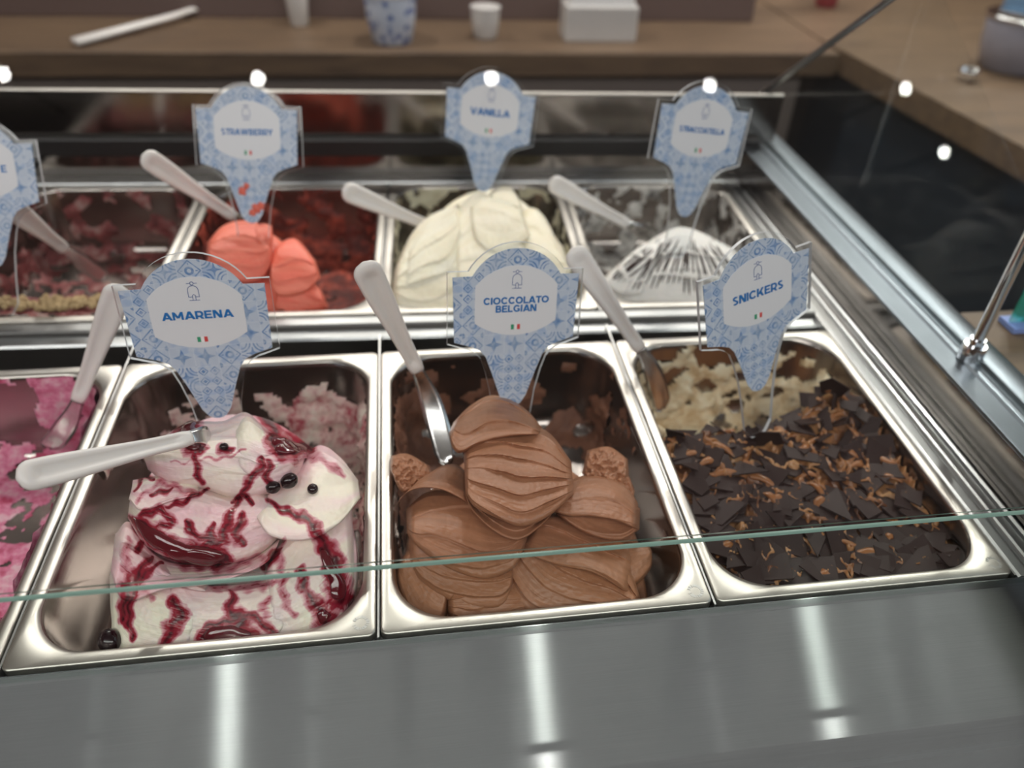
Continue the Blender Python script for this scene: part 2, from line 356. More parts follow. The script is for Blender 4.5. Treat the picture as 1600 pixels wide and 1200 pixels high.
# right ledge with ridges, mirror wall and top rail
rl = [(.519, -.03), (.5215, -.003), (.5235, -.0015), (.533, -.0015), (.534, -.003), (.5355, -.003), (.537, 0), (.539, .001), (.541, 0), (.542, -.003), (.551, -.003), (.552, 0), (.5545, .0012), (.557, 0), (.5575, -.004)]
MB().loft([[(x, -.001, z) for x, z in reversed(rl)], [(x, .80, z) for x, z in reversed(rl)]], closed=False).build('right_ledge', M_RAIL, case, angle=35)
MB().box(.5585, -.03, -.02, .5605, .84, .0475).build('end_wall', M_MIRR, case)
tr = [(.5605, -.1), (.5592, .0485), (.5596, .0505), (.561, .0510), (.563, .0495), (.586, .0490), (.588, .0515), (.592, .0525), (.596, .0515), (.598, .0495), (.601, .0495), (.603, .0535), (.607, .0550), (.628, .0550), (.631, .0535), (.632, .050), (.632, -.1)]
MB().loft([[(x, -.10, z) for x, z in reversed(tr)], [(x, .845, z) for x, z in reversed(tr)]], closed=False).build('end_rail', M_ERAIL, case, angle=35)
rw = MB(); rw.box(-1.05, .385, -.02, .60, .387, .124)
o = rw.build('rear_wall', M_MIRR, case); o.matrix_local = BM
o = MB().box(-1.05, .383, .1235, .60, .391, .1265, bev=.001).build('rear_top_trim', M_RIM, case); o.matrix_local = BM
o = MB().box(-1.05, .372, .036, .575, .3845, .062, bev=.003).build('rear_black_band', M_BLACK, case); o.matrix_local = BM  # black strip that gives the mirror wall its dark band
o = MB().box(-1.05, .357, -.03, .575, .384, .002, bev=.002).build('rear_ledge', M_RAIL, case); o.matrix_local = BM
MB().box(.592, .832, .05, .600, .842, .118, bev=.002).build('corner_post', M_RAIL, case)
MB().tube([(.596, .838, .116), (.596, .30, .497)], .0045, 8).build('side_glass_trim', M_RAIL, case, True)
# glass
g = MB(); g.add([(.5935, .838, .05), (.5935, .838, .116), (.5935, .30, .497), (.5935, -.02, .50), (.5935, -.02, .05),
                 (.5985, .838, .05), (.5985, .838, .116), (.5985, .30, .497), (.5985, -.02, .50), (.5985, -.02, .05)],
                [(0, 1, 2, 3, 4), (9, 8, 7, 6, 5), (0, 5, 6, 1), (1, 6, 7, 2), (2, 7, 8, 3), (3, 8, 9, 4), (4, 9, 5, 0)])
g.build('side_glass_pane', M_GLASS, case, label='clear glass end pane standing on the right rail')
fg = MB(); fg.box(-1.0, -.0085, .0005, .60, -.0045, .0865); fg.m = [0, 1, 0, 0, 0, 0]
fg.build('front_glass_pane', [M_GLASS, M_GEDGE], case, label='low upright glass pane with a green tinted top edge')
sl = math.radians(28); ca, sa = math.cos(sl), math.sin(sl)
up = MB(); P0 = (-.004, .0885)
q = [(P0[0], P0[1]), (P0[0]+.78*ca, P0[1]+.78*sa), (P0[0]+.78*ca-.004*sa, P0[1]+.78*sa+.004*ca), (P0[0]-.004*sa, P0[1]+.004*ca)]
up.loft([[(-1.0, y, z) for y, z in q], [(.588, y, z) for y, z in q]], True, True); up.m = [0, 0, 0, 1, 0, 0]
up.build('canopy_glass_pane', [M_GLASSU, M_GEDGE], case, label='large sloping glass pane over the pans')
# chrome post
PX, PY = .5955, .226
cp = thing('glass_support_post', 'chrome rod in a round clamp standing on the right rail', 'post', None, (PX, PY, .0))
n = 8
MB().loft([[(math.cos(k*2*math.pi/24)*r, math.sin(k*2*math.pi/24)*r, z) for k in range(24)] for r, z in ((.0112, .0497), (.012, .051), (.012, .0665), (.0112, .068))], True, True).build('clamp', M_CHROME, cp, angle=30)
MB().tube([(0, 0, .06), (0, 0, .075)], .0078, 20).build('collar', M_CHROME, cp, angle=40)
MB().tube([(0, 0, .07), (0, 0, .40)], .0058, 20).build('rod', M_CHROME, cp, angle=40)

# ------------------------------------------------------------ pans
def pan_loops(n=12):
    x0, x1, y0, y1 = -PW/2+.0018, PW/2-.0018, .0015, PD-.0015
    spec = [(.0, -.0075, .006), (0, -.0015, .006), (.0004, -.0004, .006), (.0014, 0, .0055), (.0065, 0, .022), (.0085, -.0006, .040), (.0102, -.0025, .046), (.0112, -.007, .047),
            (.0160, -.075, .046), (.0175, -.088, .046), (.022, -.097, .044), (.030, -.1015, .038), (.05, -.103, .03), (.10, -.1032, .02)]
    L = []
    for i, (ins, z, r) in enumerate(spec):
        ins2 = ins
        L.append(rrect(x0+ins2, y0+ins2*1.15, x1-ins2, y1-ins2*1.15, r, z, n))
    return L
PANL = pan_loops()
pan_me = MB().loft(PANL, False, True).mesh('pan'); pan_me.materials.append(M_RIM); pan_me.materials.append(M_INNER_DIM)
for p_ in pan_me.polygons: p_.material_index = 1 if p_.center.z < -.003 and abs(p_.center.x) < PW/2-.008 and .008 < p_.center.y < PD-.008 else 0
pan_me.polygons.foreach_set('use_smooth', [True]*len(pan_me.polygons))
def pan_matrix(i, back):    # i = index of the pan's left divider
    m = Matrix.Translation(((i+.5)*PW, 0, 0)); return (BM @ m) if back else m
PLIST = [(-2, 0, 'steel gelato pan scraped nearly empty with pink smears, leftmost in the front row', 'pink'),
         (-1, 0, 'steel gelato pan holding the white gelato with dark cherry sauce', 'amarena'),
         (0, 0, 'steel gelato pan holding the folded chocolate gelato', 'choc'),
         (1, 0, 'steel gelato pan filled with dark chocolate shards, right end of the front row', 'shards'),
         (-2, 1, 'steel gelato pan smeared with berry and edged with biscuit crumbs', 'crumb'),
         (-1, 1, 'steel gelato pan holding the coral strawberry gelato', 'straw'),
         (0, 1, 'steel gelato pan holding the pale vanilla gelato', 'van'),
         (1, 1, 'steel gelato pan holding the white gelato with dark streaks', 'stra')]
PM = {}
for i, b, lab, key in PLIST:
    o = link('gelato_pan', pan_me); m = pan_matrix(i, b); o.matrix_world = m; PM[key] = m
    o['label'] = lab; o['category'] = 'pan'; o['group'] = 'steel pans in the display case'

stm = MB()
for k in range(15):
    a = math.radians(200+k*22); cx_, cy_, r_ = PW/2-.0128, .0135, .0052
    dx, dy = math.cos(a), math.sin(a); w_ = .0004+.0003*(k % 3)
    p = [(cx_+dx*(r_-.0012)-dy*w_, cy_+dy*(r_-.0012)+dx*w_), (cx_+dx*(r_+.0012)-dy*w_, cy_+dy*(r_+.0012)+dx*w_), (cx_+dx*(r_+.0012)+dy*w_, cy_+dy*(r_+.0012)-dx*w_), (cx_+dx*(r_-.0012)+dy*w_, cy_+dy*(r_-.0012)-dx*w_)]
    stm.loft([[(x, y, -.0001) for x, y in reversed(p)], [(x, y, .00018) for x, y in reversed(p)]], False, True)
stm_me = stm.mesh('stamped_mark'); stm_me.materials.append(M_BAR)
for o in [o for o in COL.objects if o.name.startswith('gelato_pan')][:4]:
    c = link('stamped_mark', stm_me, None, o, kind='stuff')
GEL = {}
def gelato(key, name, label):
    GEL[key] = thing(name, label, 'ice cream', 'gelato in the pans', PM[key] @ Vector((0, PD/2, -.10))); return GEL[key]
gelato('pink', 'gelato', 'thin pink berry gelato smeared over the bottom of the nearly empty left pan')
gelato('amarena', 'gelato', 'tall white and pink gelato swirled with dark cherry sauce')
gelato('choc', 'gelato', 'tall mound of milk chocolate gelato in thick folds')
gelato('shards', 'gelato', 'caramel gelato covered by dark chocolate shards and caramel swirls')
gelato('crumb', 'gelato', 'dark berry gelato remains behind a bank of pale biscuit crumbs')
gelato('straw', 'gelato', 'coral pink strawberry gelato in two rounded lumps')
gelato('van', 'gelato', 'large pale cream vanilla gelato mound')
gelato('stra', 'gelato', 'white gelato mound with thin dark chocolate streaks')
def into(o, parent):       # parent keeping world placement
    o.parent = parent; o.matrix_parent_inverse = Matrix.Translation(parent.location).inverted(); return o

# residue: a skin lying on the pan's inner surface where the bias function lets it
def fb(x, y, z, o=4): return noise.fractal(Vector((x, y, z)), .8, 2.0, o)
def smear(key, mat, bias, thr=.0, thick=.0025, seed=0, sc=28, name='smear'):
    rings = []; LL = pan_loops(14)[6:]
    for a, b in zip(LL[:-1], LL[1:]):
        k = max(1, int(math.dist(a[0], b[0])/.0032))
        for j in range(k): rings.append([Vector(p).lerp(Vector(q_), j/k) for p, q_ in zip(a, b)])
    # densify round the loop and across the floor
    out = []
    for r in rings:
        rr = []
        for i in range(len(r)):
            p, q_ = r[i], r[(i+1) % len(r)]; rr.append((p, q_))
        out.append(rr)
    N = 260
    loops = []
    for r in rings:
        per = [0]
        for i in range(len(r)): per.append(per[-1]+(r[(i+1) % len(r)]-r[i]).length)
        T = per[-1]; l = []; i = 0
        for k in range(N):
            s = T*k/N
            while per[i+1] < s: i += 1
            l.append(r[i].lerp(r[(i+1) % len(r)], (s-per[i])/max(1e-9, per[i+1]-per[i])))
        loops.append(l)
    last = loops[-1]; c = sum(last, Vector())/N
    for j in range(1, 14):
        loops.append([p.lerp(Vector((c.x, p.y*(1-j/14)+c.y*(j/14), p.z)), j/13.5) for p in last])
    cx, cy = 0, PD/2; V = []; val = []
    for l in loops:
        for p in l:
            v = fb(p.x*sc+seed*7.3, p.y*sc, p.z*sc+seed) + bias(p.x, p.y, p.z)
            val.append(v); d = Vector((cx-p.x, (cy-p.y)*.7, (-.02-p.z)*.5+.03)).normalized()
            h = max(0, v-thr); th = .0004+thick*min(1.6, h*1.6)*(1+.6*noise.noise(p*170+Vector((seed, 0, 0))))
            V.append(p+d*th)
    F = []; L_ = len(loops)
    for j in range(L_-1):
        for i in range(N):
            k = (i+1) % N; f = (j*N+i, j*N+k, (j+1)*N+k, (j+1)*N+i)
            if sum(val[q] > thr for q in f) >= 3: F.append(f)
    used = sorted({q for f in F for q in f}); mp = {q: i for i, q in enumerate(used)}
    m = PM[key]; me = bpy.data.meshes.new(name); me.from_pydata([m @ V[q] for q in used], [], [tuple(mp[q] for q in f) for f in F]); me.update()
    return into(link(name, me, mat, None, True, kind='stuff'), GEL[key])

def sst(a, b, x): t = min(1, max(0, (x-a)/(b-a))); return t*t*(3-2*t)

# ------------------------------------------------------------ folded mounds
def spline(pts, n):
    P = [np.array(p, float) for p in pts]
    if len(P) == 2: return [P[0]*(1-k/(n-1))+P[1]*(k/(n-1)) for k in range(n)]
    d = [0]
    for a, b in zip(P[:-1], P[1:]): d.append(d[-1]+max(1e-6, np.linalg.norm((b-a)[:2]))**.7)
    Q = [2*P[0]-P[1]]+P+[2*P[-1]-P[-2]]; out = []
    for k in range(n):
        s = d[-1]*k/(n-1); i = 0
        while i < len(P)-2 and d[i+1] < s: i += 1
        t = (s-d[i])/(d[i+1]-d[i]); p0, p1, p2, p3 = Q[i], Q[i+1], Q[i+2], Q[i+3]
        out.append(.5*((2*p1)+(-p0+p2)*t+(2*p0-5*p1+4*p2-p3)*t*t+(-p0+3*p1-3*p2+p3)*t**3))
    return out
class Mound:
    """folds of gelato modelled over a sloping base plane; every fold is a curled ribbon with its own thickness"""
    def __init__(s, p0, slope, crop, res=1.0):
        s.n = Vector((0, -math.sin(math.radians(slope)), math.cos(math.radians(slope)))); s.p0 = Vector(p0)
        s.cx, s.cy, s.cs = crop; s.V = []; s.F = []; s.UV = []; s.XY = []; s.k = 0; s.res = res
    def pt(s, x, y, h): return on_plane(s.cx+x/s.cs, s.cy+y/s.cs, s.n, s.p0+s.n*h)
    def fold(s, L, U, hl, hu, bulge=.012, nr=4, amp=.0016, ns=56, nt=48, lip=.006, bury=(.03, .03), ends=.10, wob=.35, seed=None, skirt=.03, rough=.0003, lipfrac=.10, prof='mid', skew=0.0, sharp=.90, fine=1.0):
        """L lip edge, U upper edge (crop pixels, optional third value = extra height); t runs 0 at U to 1 at L"""
        s.k += 1; sd = seed if seed is not None else s.k*3.7; ns = int(ns*s.res); nt = int(nt*s.res)
        Lp, Up = spline([(p+(0,))[:3] for p in L], ns), spline([(p+(0,))[:3] for p in U], ns); base = len(s.V)
        rows = nt+4; N3 = lambda a, b, c: noise.noise(Vector((a, b, c)))
        for j in range(rows):
            t = min(1, j/(nt-1)); sk = max(0, j-(nt-1))
            for i in range(ns):
                q = i/(ns-1); l, u = Lp[i], Up[i]
                tt = t
                x = u[0]*(1-tt)+l[0]*tt; y = u[1]*(1-tt)+l[1]*tt
                if prof == 'dome': bb = math.sqrt(max(0, 1-((tt-.3)/.7)**2)) if tt > .3 else math.sin(math.pi/2*(.35+.65*tt/.3))
                elif prof == 'flap': bb = tt**1.5
                else: bb = math.sin(math.pi*min(1, tt*.62+.19))**1.5
                h = (hu+u[2])*(1-tt)+(hl+l[2])*tt + bulge*bb
                w = N3(q*2.2+sd, tt*2.5, sd*1.3); w2 = N3(q*.9+sd*2, tt*1.1, 5.1); w3 = N3(q*7+sd, tt*9, sd)
                if nr:
                    f = (tt*nr+skew*q+wob*w+.5*w2+.06*w3) % 1.0
                    saw = f**1.5 if f < sharp else ((1-f)/(1-sharp))**.7
                    e = min(1, q*7, (1-q)*7)
                    h += amp*1.5*saw*(.45+.55*e)*(.65+.7*N3(q*3, sd, tt*nr*.7))
                    f2 = (tt*nr*4.3+skew*3*q+wob*2*w+w2) % 1.0
                    h += .00035*fine*f2*(.5+N3(q*4, sd*2, tt*6))
                h += .0022*w+rough*(1.6*N3(x*.09, y*.09, sd)+.35*N3(x*.25, y*.25, sd))
                if ends:
                    e = min(1, q/ends, (1-q)/ends)
                    if e < 1: h -= (bury[0] if q < .5 else bury[1])*(1-math.sqrt(max(0, 1-(1-e)**2)))
                if t > 1-lipfrac: h -= lip*(1-math.sqrt(max(0, 1-((t-1+lipfrac)/lipfrac)**2)))
                if t < .08: h -= .010*(1-t/.08)
                if sk: h -= skirt*(sk/4)
                s.V.append(s.pt(x, y, h)); s.UV.append((q+sd, t*.8+sk*.02+sd*.37)); s.XY.append((x, y))
        for j in range(rows-1):
            for i in range(ns-1):
                a = base+j*ns+i; s.F.append((a, a+ns, a+ns+1, a+1))
        return s
    def build(s, key, name, mat, stain=None):
        me = bpy.data.meshes.new(name); me.from_pydata(s.V, [], s.F); me.update()
        uv = me.uv_layers.new(name='UVMap'); li = np.zeros(len(me.loops), int); me.loops.foreach_get('vertex_index', li)
        uv.data.foreach_set('uv', np.array(s.UV, float)[li].ravel())
        if stain:
            XY = np.array(s.XY, float); XY = XY+np.stack([5*np.sin(XY[:, 1]*.045+XY[:, 0]*.02)+4*np.sin(XY[:, 1]*.13), 5*np.sin(XY[:, 0]*.05)+4*np.sin(XY[:, 0]*.15+2)], 1)
            val = np.zeros(len(XY))
            for pts, wd, st in stain:
                sp = np.array(spline([(p+(0,))[:3] for p in pts], 16))[:, :2]; d = np.full(len(XY), 1e9)
                for k, (p, q_) in enumerate(zip(sp[:-1], sp[1:])):
                    v = q_-p; t = np.clip(((XY-p)@v)/(v@v+1e-9), 0, 1); u = (k+t)/15
                    wk = wd[0]*(1-u)**2+2*wd[1]*u*(1-u)+wd[2]*u*u
                    d = np.minimum(d, np.linalg.norm(XY-p-t[:, None]*v, axis=1)/wk)
                val = np.maximum(val, st*np.clip(1.0-d/2.2, 0, 1))
            at = me.attributes.new('stain', 'FLOAT', 'POINT'); at.data.foreach_set('value', val)
        s.tree = BVHTree.FromPolygons(s.V, s.F)
        o = link(name, me, mat, None, True); me.set_sharp_from_angle(angle=math.radians(80))
        return into(o, GEL[key])
    def hit(s, x, y, off=0.0):
        d = rayd(s.cx+x/s.cs, s.cy+y/s.cs).normalized(); r = s.tree.ray_cast(CAM, d)
        if r[0] is None: return None, None
        nn = r[1] if r[1].dot(d) < 0 else -r[1]
        return r[0]+nn*off, nn

# --- chocolate
C = Mound((0, .03, -.030), 16.7, (560, 360, 1.818), 1.5)
C.fold([(120, 960), (200, 1160), (500, 1180), (800, 1130), (800, 900)], [(150, 790), (300, 660), (450, 600), (600, 680), (770, 820)], -.02, -.03, .012, nr=3, ends=.05)   # body
C.fold([(635, 690), (700, 750), (770, 720)], [(650, 625), (712, 615), (765, 650)], .004, -.006, .012, nr=0, rough=.0035, lip=.008)      # crust crumb behind
C.fold([(720, 790), (770, 800), (785, 740)], [(700, 720), (740, 690), (770, 700)], .004, -.004, .010, nr=1, rough=.003)
C.fold([(90, 680), (130, 745), (215, 700)], [(92, 640), (140, 635), (200, 668)], .002, -.006, .010, nr=2, rough=.003)                 # crust left
C.fold([(250, 1090), (360, 1140), (500, 1110)], [(250, 1020), (370, 975), (480, 1000)], -.004, .004, .014, nr=4, amp=.0018, skew=1.5)                       # bottom centre
C.fold([(108, 950), (112, 1010), (165, 1110), (250, 1120)], [(160, 880), (210, 900), (240, 960), (262, 1020)], -.004, .0, .010, nr=2, amp=.001)   # bottom left curl
C.fold([(765, 985), (790, 1005), (830, 960), (834, 912)], [(720, 890), (755, 885), (800, 890), (828, 900)], .004, .0, .014, nr=0, lip=.010, prof='dome')   # right nub
C.fold([(395, 925), (420, 1000), (480, 1085), (600, 1110), (795, 1085)], [(520, 850), (600, 880), (690, 900), (765, 950), (800, 1040)], .006, .014, .014, nr=4.2, amp=.0034, wob=.3, nt=70, ns=70, ends=.05)   # right body long folds
C.fold([(455, 910), (560, 950), (670, 975), (775, 1035)], [(500, 815), (570, 805), (680, 845), (790, 900)], .024, .014, .012, nr=2, amp=.0030, wob=.3, prof='flap')
C.fold([(140, 920), (180, 1000), (290, 1065), (400, 1075), (445, 1010)], [(145, 840), (220, 860), (330, 900), (420, 930), (445, 960)], .004, .016, .014, nr=3, amp=.0032, skew=.8)   # left lower
C.fold([(138, 860), (175, 905), (260, 962), (360, 990), (440, 960), (480, 890)], [(135, 790), (200, 742), (300, 745), (400, 795), (450, 830), (485, 845)], .024, .010, .016, nr=2.6, amp=.0030, wob=.6, nt=64, ns=70, skew=1.2)   # left body
C.fold([(560, 805), (650, 862), (740, 880), (798, 850)], [(590, 750), (690, 760), (760, 765), (800, 790)], .022, .022, .008, nr=1, amp=.001, prof='flap')  # right under-layer
C.fold([(545, 795), (600, 812), (660, 812), (730, 825), (796, 850)], [(585, 715), (650, 695), (720, 702), (765, 730), (794, 775)], .036, .012, .012, nr=1.6, amp=.0020, lip=.005, skew=.5, ns=64)      # right petal
C.fold([(106, 782), (130, 750), (175, 732), (240, 738), (320, 778)], [(165, 712), (200, 690), (240, 668), (280, 666), (312, 690)], .036, .010, .006, nr=1.4, amp=.0016, prof='flap')      # left petal
C.fold([(298, 742), (326, 800), (390, 858), (455, 880), (520, 838), (570, 780)], [(300, 680), (340, 720), (420, 760), (500, 760), (560, 730), (600, 680)], .030, .024, .010, nr=1.5, amp=.0022, lip=.006, prof='flap')
C.fold([(258, 575), (268, 618), (292, 632), (350, 606), (430, 586), (520, 580)], [(270, 545), (315, 500), (370, 470), (425, 478), (480, 512), (522, 560)], .042, .012, .018, nr=2.4, amp=.0024, lip=.008, skew=-.6, ns=64)   # cap
C.fold([(304, 745), (330, 785), (400, 820), (465, 842), (540, 812), (612, 748)], [(298, 612), (338, 572), (410, 546), (480, 550), (545, 578), (604, 655)], .054, .024, .020, nr=6.2, amp=.0036, wob=.55, ns=84, nt=100, lip=.010, ends=.07, skew=-.7)   # head
C.build('choc', 'folded_mound', M_CHOC)

# --- amarena
SAUCE = [
    ([(505, 488), (490, 515), (500, 555), (515, 570)], (.006, .010, .004), 0), ([(480, 500), (470, 530), (500, 560)], (.003, .006, .003), 1),
    ([(655, 470), (690, 490), (725, 530)], (.002, .007, .004), 1), ([(715, 540), (745, 560), (800, 568)], (.005, .012, .003), 0), ([(720, 560), (750, 575), (780, 572)], (.005, .007, .003), 0),
    ([(500, 570), (510, 610), (530, 660)], (.002, .003, .002), 1), ([(690, 590), (670, 630), (640, 660), (625, 700)], (.001, .004, .002), 1), ([(700, 600), (690, 640), (705, 660)], (.002, .003, .002), 1),
    ([(370, 740), (420, 735), (440, 760), (400, 780)], (.002, .005, .002), 1), ([(350, 750), (400, 800), (480, 835), (585, 850)], (.003, .010, .005), 0), ([(420, 825), (500, 848), (570, 860)], (.003, .010, .006), 0),
    ([(480, 750), (520, 800), (570, 810), (590, 770), (620, 700)], (.0015, .005, .002), 1), ([(560, 760), (550, 810), (520, 830)], (.001, .005, .003), 1), ([(640, 740), (610, 790), (630, 820)], (.002, .005, .002), 1),
    ([(400, 690), (430, 685), (450, 670)], (.001, .003, .001), 1), ([(700, 700), (760, 740), (820, 770), (850, 830), (875, 880), (882, 960)], (.0015, .005, .008), 1), ([(838, 830), (860, 880), (880, 920), (880, 962)], (.003, .005, .007), 0),
    ([(780, 890), (800, 940), (830, 985), (845, 1010)], (.003, .004, .008), 1), ([(832, 990), (845, 1008), (850, 1014)], (.004, .006, .006), 0), ([(400, 850), (360, 890), (330, 930), (325, 1010)], (.001, .008, .003), 1), ([(420, 870), (370, 900), (340, 950), (340, 1060)], (.001, .005, .002), 1),
    ([(450, 960), (470, 990), (440, 1040), (430, 1100)], (.003, .007, .003), 1), ([(600, 935), (600, 990), (640, 1020), (560, 1060)], (.002, .008, .004), 1), ([(530, 1060), (580, 1050), (640, 1065), (580, 1080)], (.004, .011, .006), 0), ([(520, 1050), (580, 1020), (650, 1000)], (.001, .005, .002), 1),
    ([(650, 1000), (700, 1040), (720, 1080)], (.002, .005, .002), 1), ([(740, 820), (710, 850), (690, 880)], (.001, .004, .002), 1), ([(570, 565), (585, 570), (600, 565)], (.003, .003, .002), 1), ([(360, 810), (370, 830)], (.002, .003, .002), 1),
    ([(350, 670), (370, 640), (400, 650)], (.001, .003, .001), 1), ([(600, 700), (640, 690), (660, 720)], (.001, .003, .001), 1), ([(540, 680), (480, 700), (430, 720)], (.001, .003, .001), 1),
    ([(440, 600), (560, 596), (640, 570)], (.001, .002, .001), 2), ([(360, 700), (430, 660), (520, 690)], (.002, .004, .002), 2), ([(700, 960), (690, 1020), (720, 1080)], (.003, .006, .003), 2), ([(330, 800), (340, 900), (400, 960)], (.003, .006, .003), 2),
    ([(760, 610), (830, 590), (900, 640)], (.002, .005, .002), 2), ([(560, 930), (660, 930), (740, 900)], (.003, .005, .003), 2), ([(740, 800), (730, 900), (760, 1000)], (.002, .004, .003), 2), ([(380, 800), (460, 850), (560, 880), (690, 850)], (.003, .005, .003), 2)]
STAIN = [(p, [w*3300 for w in rad], (1.0, .85, .42)[k]) for p, rad, k in SAUCE]
A = Mound((0, .03, -.030), 17.5, (0, 360, 1.6662), 2.0)
A.fold([(290, 1090), (420, 1140), (700, 1120), (900, 1030), (925, 850)], [(350, 700), (480, 520), (640, 480), (780, 540), (910, 680)], -.02, -.03, .012, nr=2, ends=.05)
A.fold([(285, 900), (290, 1010), (310, 1115), (500, 1130)], [(310, 800), (400, 850), (480, 890), (560, 930)], -.004, .014, .016, nr=2, amp=.0012, wob=.8)     # lower left column
A.fold([(430, 1110), (560, 1125), (700, 1110), (770, 1085)], [(420, 900), (520, 925), (640, 920), (740, 900)], -.004, .016, .016, nr=2, amp=.0012, wob=.8, skew=2)
A.fold([(690, 1095), (800, 1085), (890, 1025), (928, 900)], [(690, 860), (760, 790), (830, 740), (915, 720)], -.002, .024, .016, nr=1.3, amp=.0010, wob=.6)  # right wall
A.fold([(880, 1010), (925, 950), (932, 850), (917, 760)], [(840, 950), (870, 880), (880, 800), (880, 720)], -.004, .018, .008, nr=3, amp=.0018)
A.fold([(288, 890), (325, 965), (430, 935), (560, 918), (690, 868), (732, 800)], [(300, 790), (340, 760), (420, 850), (520, 866), (620, 850), (725, 790)], .032, .004, .006, nr=1.5, amp=.0014, lip=.006, prof='flap', ns=64)  # lower lip
A.fold([(332, 748), (380, 820), (460, 858), (590, 868), (672, 845), (738, 790)], [(346, 650), (420, 640), (510, 660), (600, 690), (680, 680), (730, 740)], .022, .024, .020, nr=1.5, amp=.0014, wob=.8, prof='dome', rough=.0004, ns=64)  # band
A.fold([(664, 742), (706, 796), (800, 806), (880, 766), (938, 697)], [(700, 665), (770, 610), (830, 560), (885, 590), (932, 650)], .050, .024, .006, nr=.8, amp=.0014, lip=.006, prof='flap')  # right flap
A.fold([(385, 622), (440, 662), (530, 674), (610, 698), (700, 686), (778, 640)], [(372, 585), (420, 560), (520, 540), (640, 530), (720, 560), (800, 575)], .032, .042, .020, nr=1, amp=.0010, wob=.8, prof='dome', ns=64)  # drum
A.fold([(372, 592), (440, 602), (540, 580), (620, 596), (700, 615), (800, 592)], [(420, 540), (490, 500), (580, 496, .004), (640, 474, .012), (700, 520, .006), (790, 560)], .054, .030, .010, nr=1.6, amp=.0018, wob=1.1, prof='flap', lip=.010, lipfrac=.3, ns=64)  # top
A.fold([(600, 600), (650, 640), (720, 625), (760, 590)], [(610, 520), (645, 484, .004), (700, 525), (770, 560)], .052, .046, .010, nr=1.2, amp=.0012, skew=1, ends=.2, bury=(.012, .012))
A.fold([(335, 700), (370, 730), (450, 705), (520, 690)], [(346, 660), (400, 640), (450, 640), (520, 660)], .046, .040, .004, nr=1, amp=.001, prof='flap', ends=.2, bury=(.012, .012))
A.build('amarena', 'folded_mound', M_AMAR, STAIN)

def ribbon(M, pts, rad, n=22, flat=.45, lift=.0004):
    """sauce trail lying on the mound; rad in metres at start / middle / end"""
    sp = spline(pts, n); P = []; NN = []
    for p in sp:
        h, nn = M.hit(p[0], p[1])
        if h is None:
            if P: h, nn = P[-1], NN[-1]
            else: continue
        P.append(h+nn*.0); NN.append(nn)
    if len(P) < 3: return None
    for _ in range(3):
        P = [P[0]]+[(P[i-1]+P[i]*2+P[i+1])/4 for i in range(1, len(P)-1)]+[P[-1]]
        NN = [NN[0]]+[(NN[i-1]+NN[i]*2+NN[i+1]).normalized() for i in range(1, len(NN)-1)]+[NN[-1]]
    N = len(P); mb = MB(); loops = []
    for i in range(N):
        t = (P[min(i+1, N-1)]-P[max(i-1, 0)]).normalized(); nn = NN[i]; a = t.cross(nn).normalized(); q = i/(N-1)
        r = (rad[0]*(1-q)**2+2*rad[1]*q*(1-q)+rad[2]*q*q)*(1+.35*noise.noise(P[i]*120))*(.35+.65*min(1, q*7, (1-q)*7)**.5)
        loops.append([P[i]+nn*lift+a*(r*math.cos(k*2*math.pi/12))+nn*(min(r*flat, .0020)*math.sin(k*2*math.pi/12)) for k in range(12)])
    return mb.loft(loops, True, True)
for pts, rad, mt in SAUCE:
    if mt: continue
    mb = ribbon(A, pts, [q*.9 for q in rad])
    if mb: into(mb.build('sauce_trail', M_SAUCE, None, True), GEL['amarena'])
# cherries
def cherry(x, y, r, label):
    h, nn = A.hit(x, y)
    t = thing('black_cherry', label, 'cherry', 'cherries on the white gelato', h+nn*r*.4)
    mb = MB(); L = []
    for j in range(1, 10):
        a = math.pi*j/10; L.append([((r*math.sin(a)*(1+.06*math.sin(3*k)))*math.cos(k*2*math.pi/16), r*math.sin(a)*math.sin(k*2*math.pi/16)*.92, r*math.cos(a)*.85) for k in range(16)])
    mb.loft(L, True, True).build('flesh', M_CHERRY, t, True)
    mb = MB(); L = [[(.22*r*math.cos(k*2*math.pi/10)*q, .22*r*math.sin(k*2*math.pi/10)*q, r*.84+z*r) for k in range(10)] for q, z in ((1.2, -.02), (.9, .03), (.5, -.05))]
    mb.loft(L, False, True).build('stem_pit', M_CHERRY, t, True)
    t.rotation_euler = nn.to_track_quat('Z', 'Y').to_euler()
cherry(748, 645, .0072, 'black cherry in syrup under the dark sauce patch right of the sign')
cherry(710, 664, .0058, 'smaller black cherry at lower left of the glossy cherry pair')
cherry(816, 677, .0048, 'black cherry sitting alone on the right hand white fold')
cherry(298, 1066, .0095, 'large dark cherry at the lower left foot of the white gelato')
cherry(584, 566, .0036, 'small cherry piece in the top white fold below the sign')

# --- vanilla, strawberry, stracciatella
Vn = Mound((0, .45, -.03), 24, (520, 80, 2.2222))
Vn.fold([(200, 860), (300, 920), (500, 940), (720, 930), (850, 860)], [(300, 640), (420, 520), (560, 480), (680, 540), (800, 680)], 0, -.02, .02, nr=3, ends=.05)
Vn.fold([(640, 900), (720, 880), (800, 820), (830, 760)], [(640, 560), (700, 545), (750, 600), (800, 720)], .012, .012, .016, nr=4, amp=.0013)
Vn.fold([(545, 560), (580, 580), (640, 580), (665, 560)], [(545, 490), (580, 470), (620, 475), (650, 520)], .03, .02, .010, nr=2, amp=.0013)
Vn.fold([(420, 900), (520, 930), (640, 900), (690, 780)], [(420, 580), (480, 500), (545, 500), (650, 580)], .020, .020, .020, nr=4, amp=.0015, nt=60)
Vn.fold([(205, 870), (280, 920), (400, 920), (520, 880)], [(215, 760), (270, 640), (340, 570), (440, 530)], .014, .020, .018, nr=5, amp=.0015, nt=60)
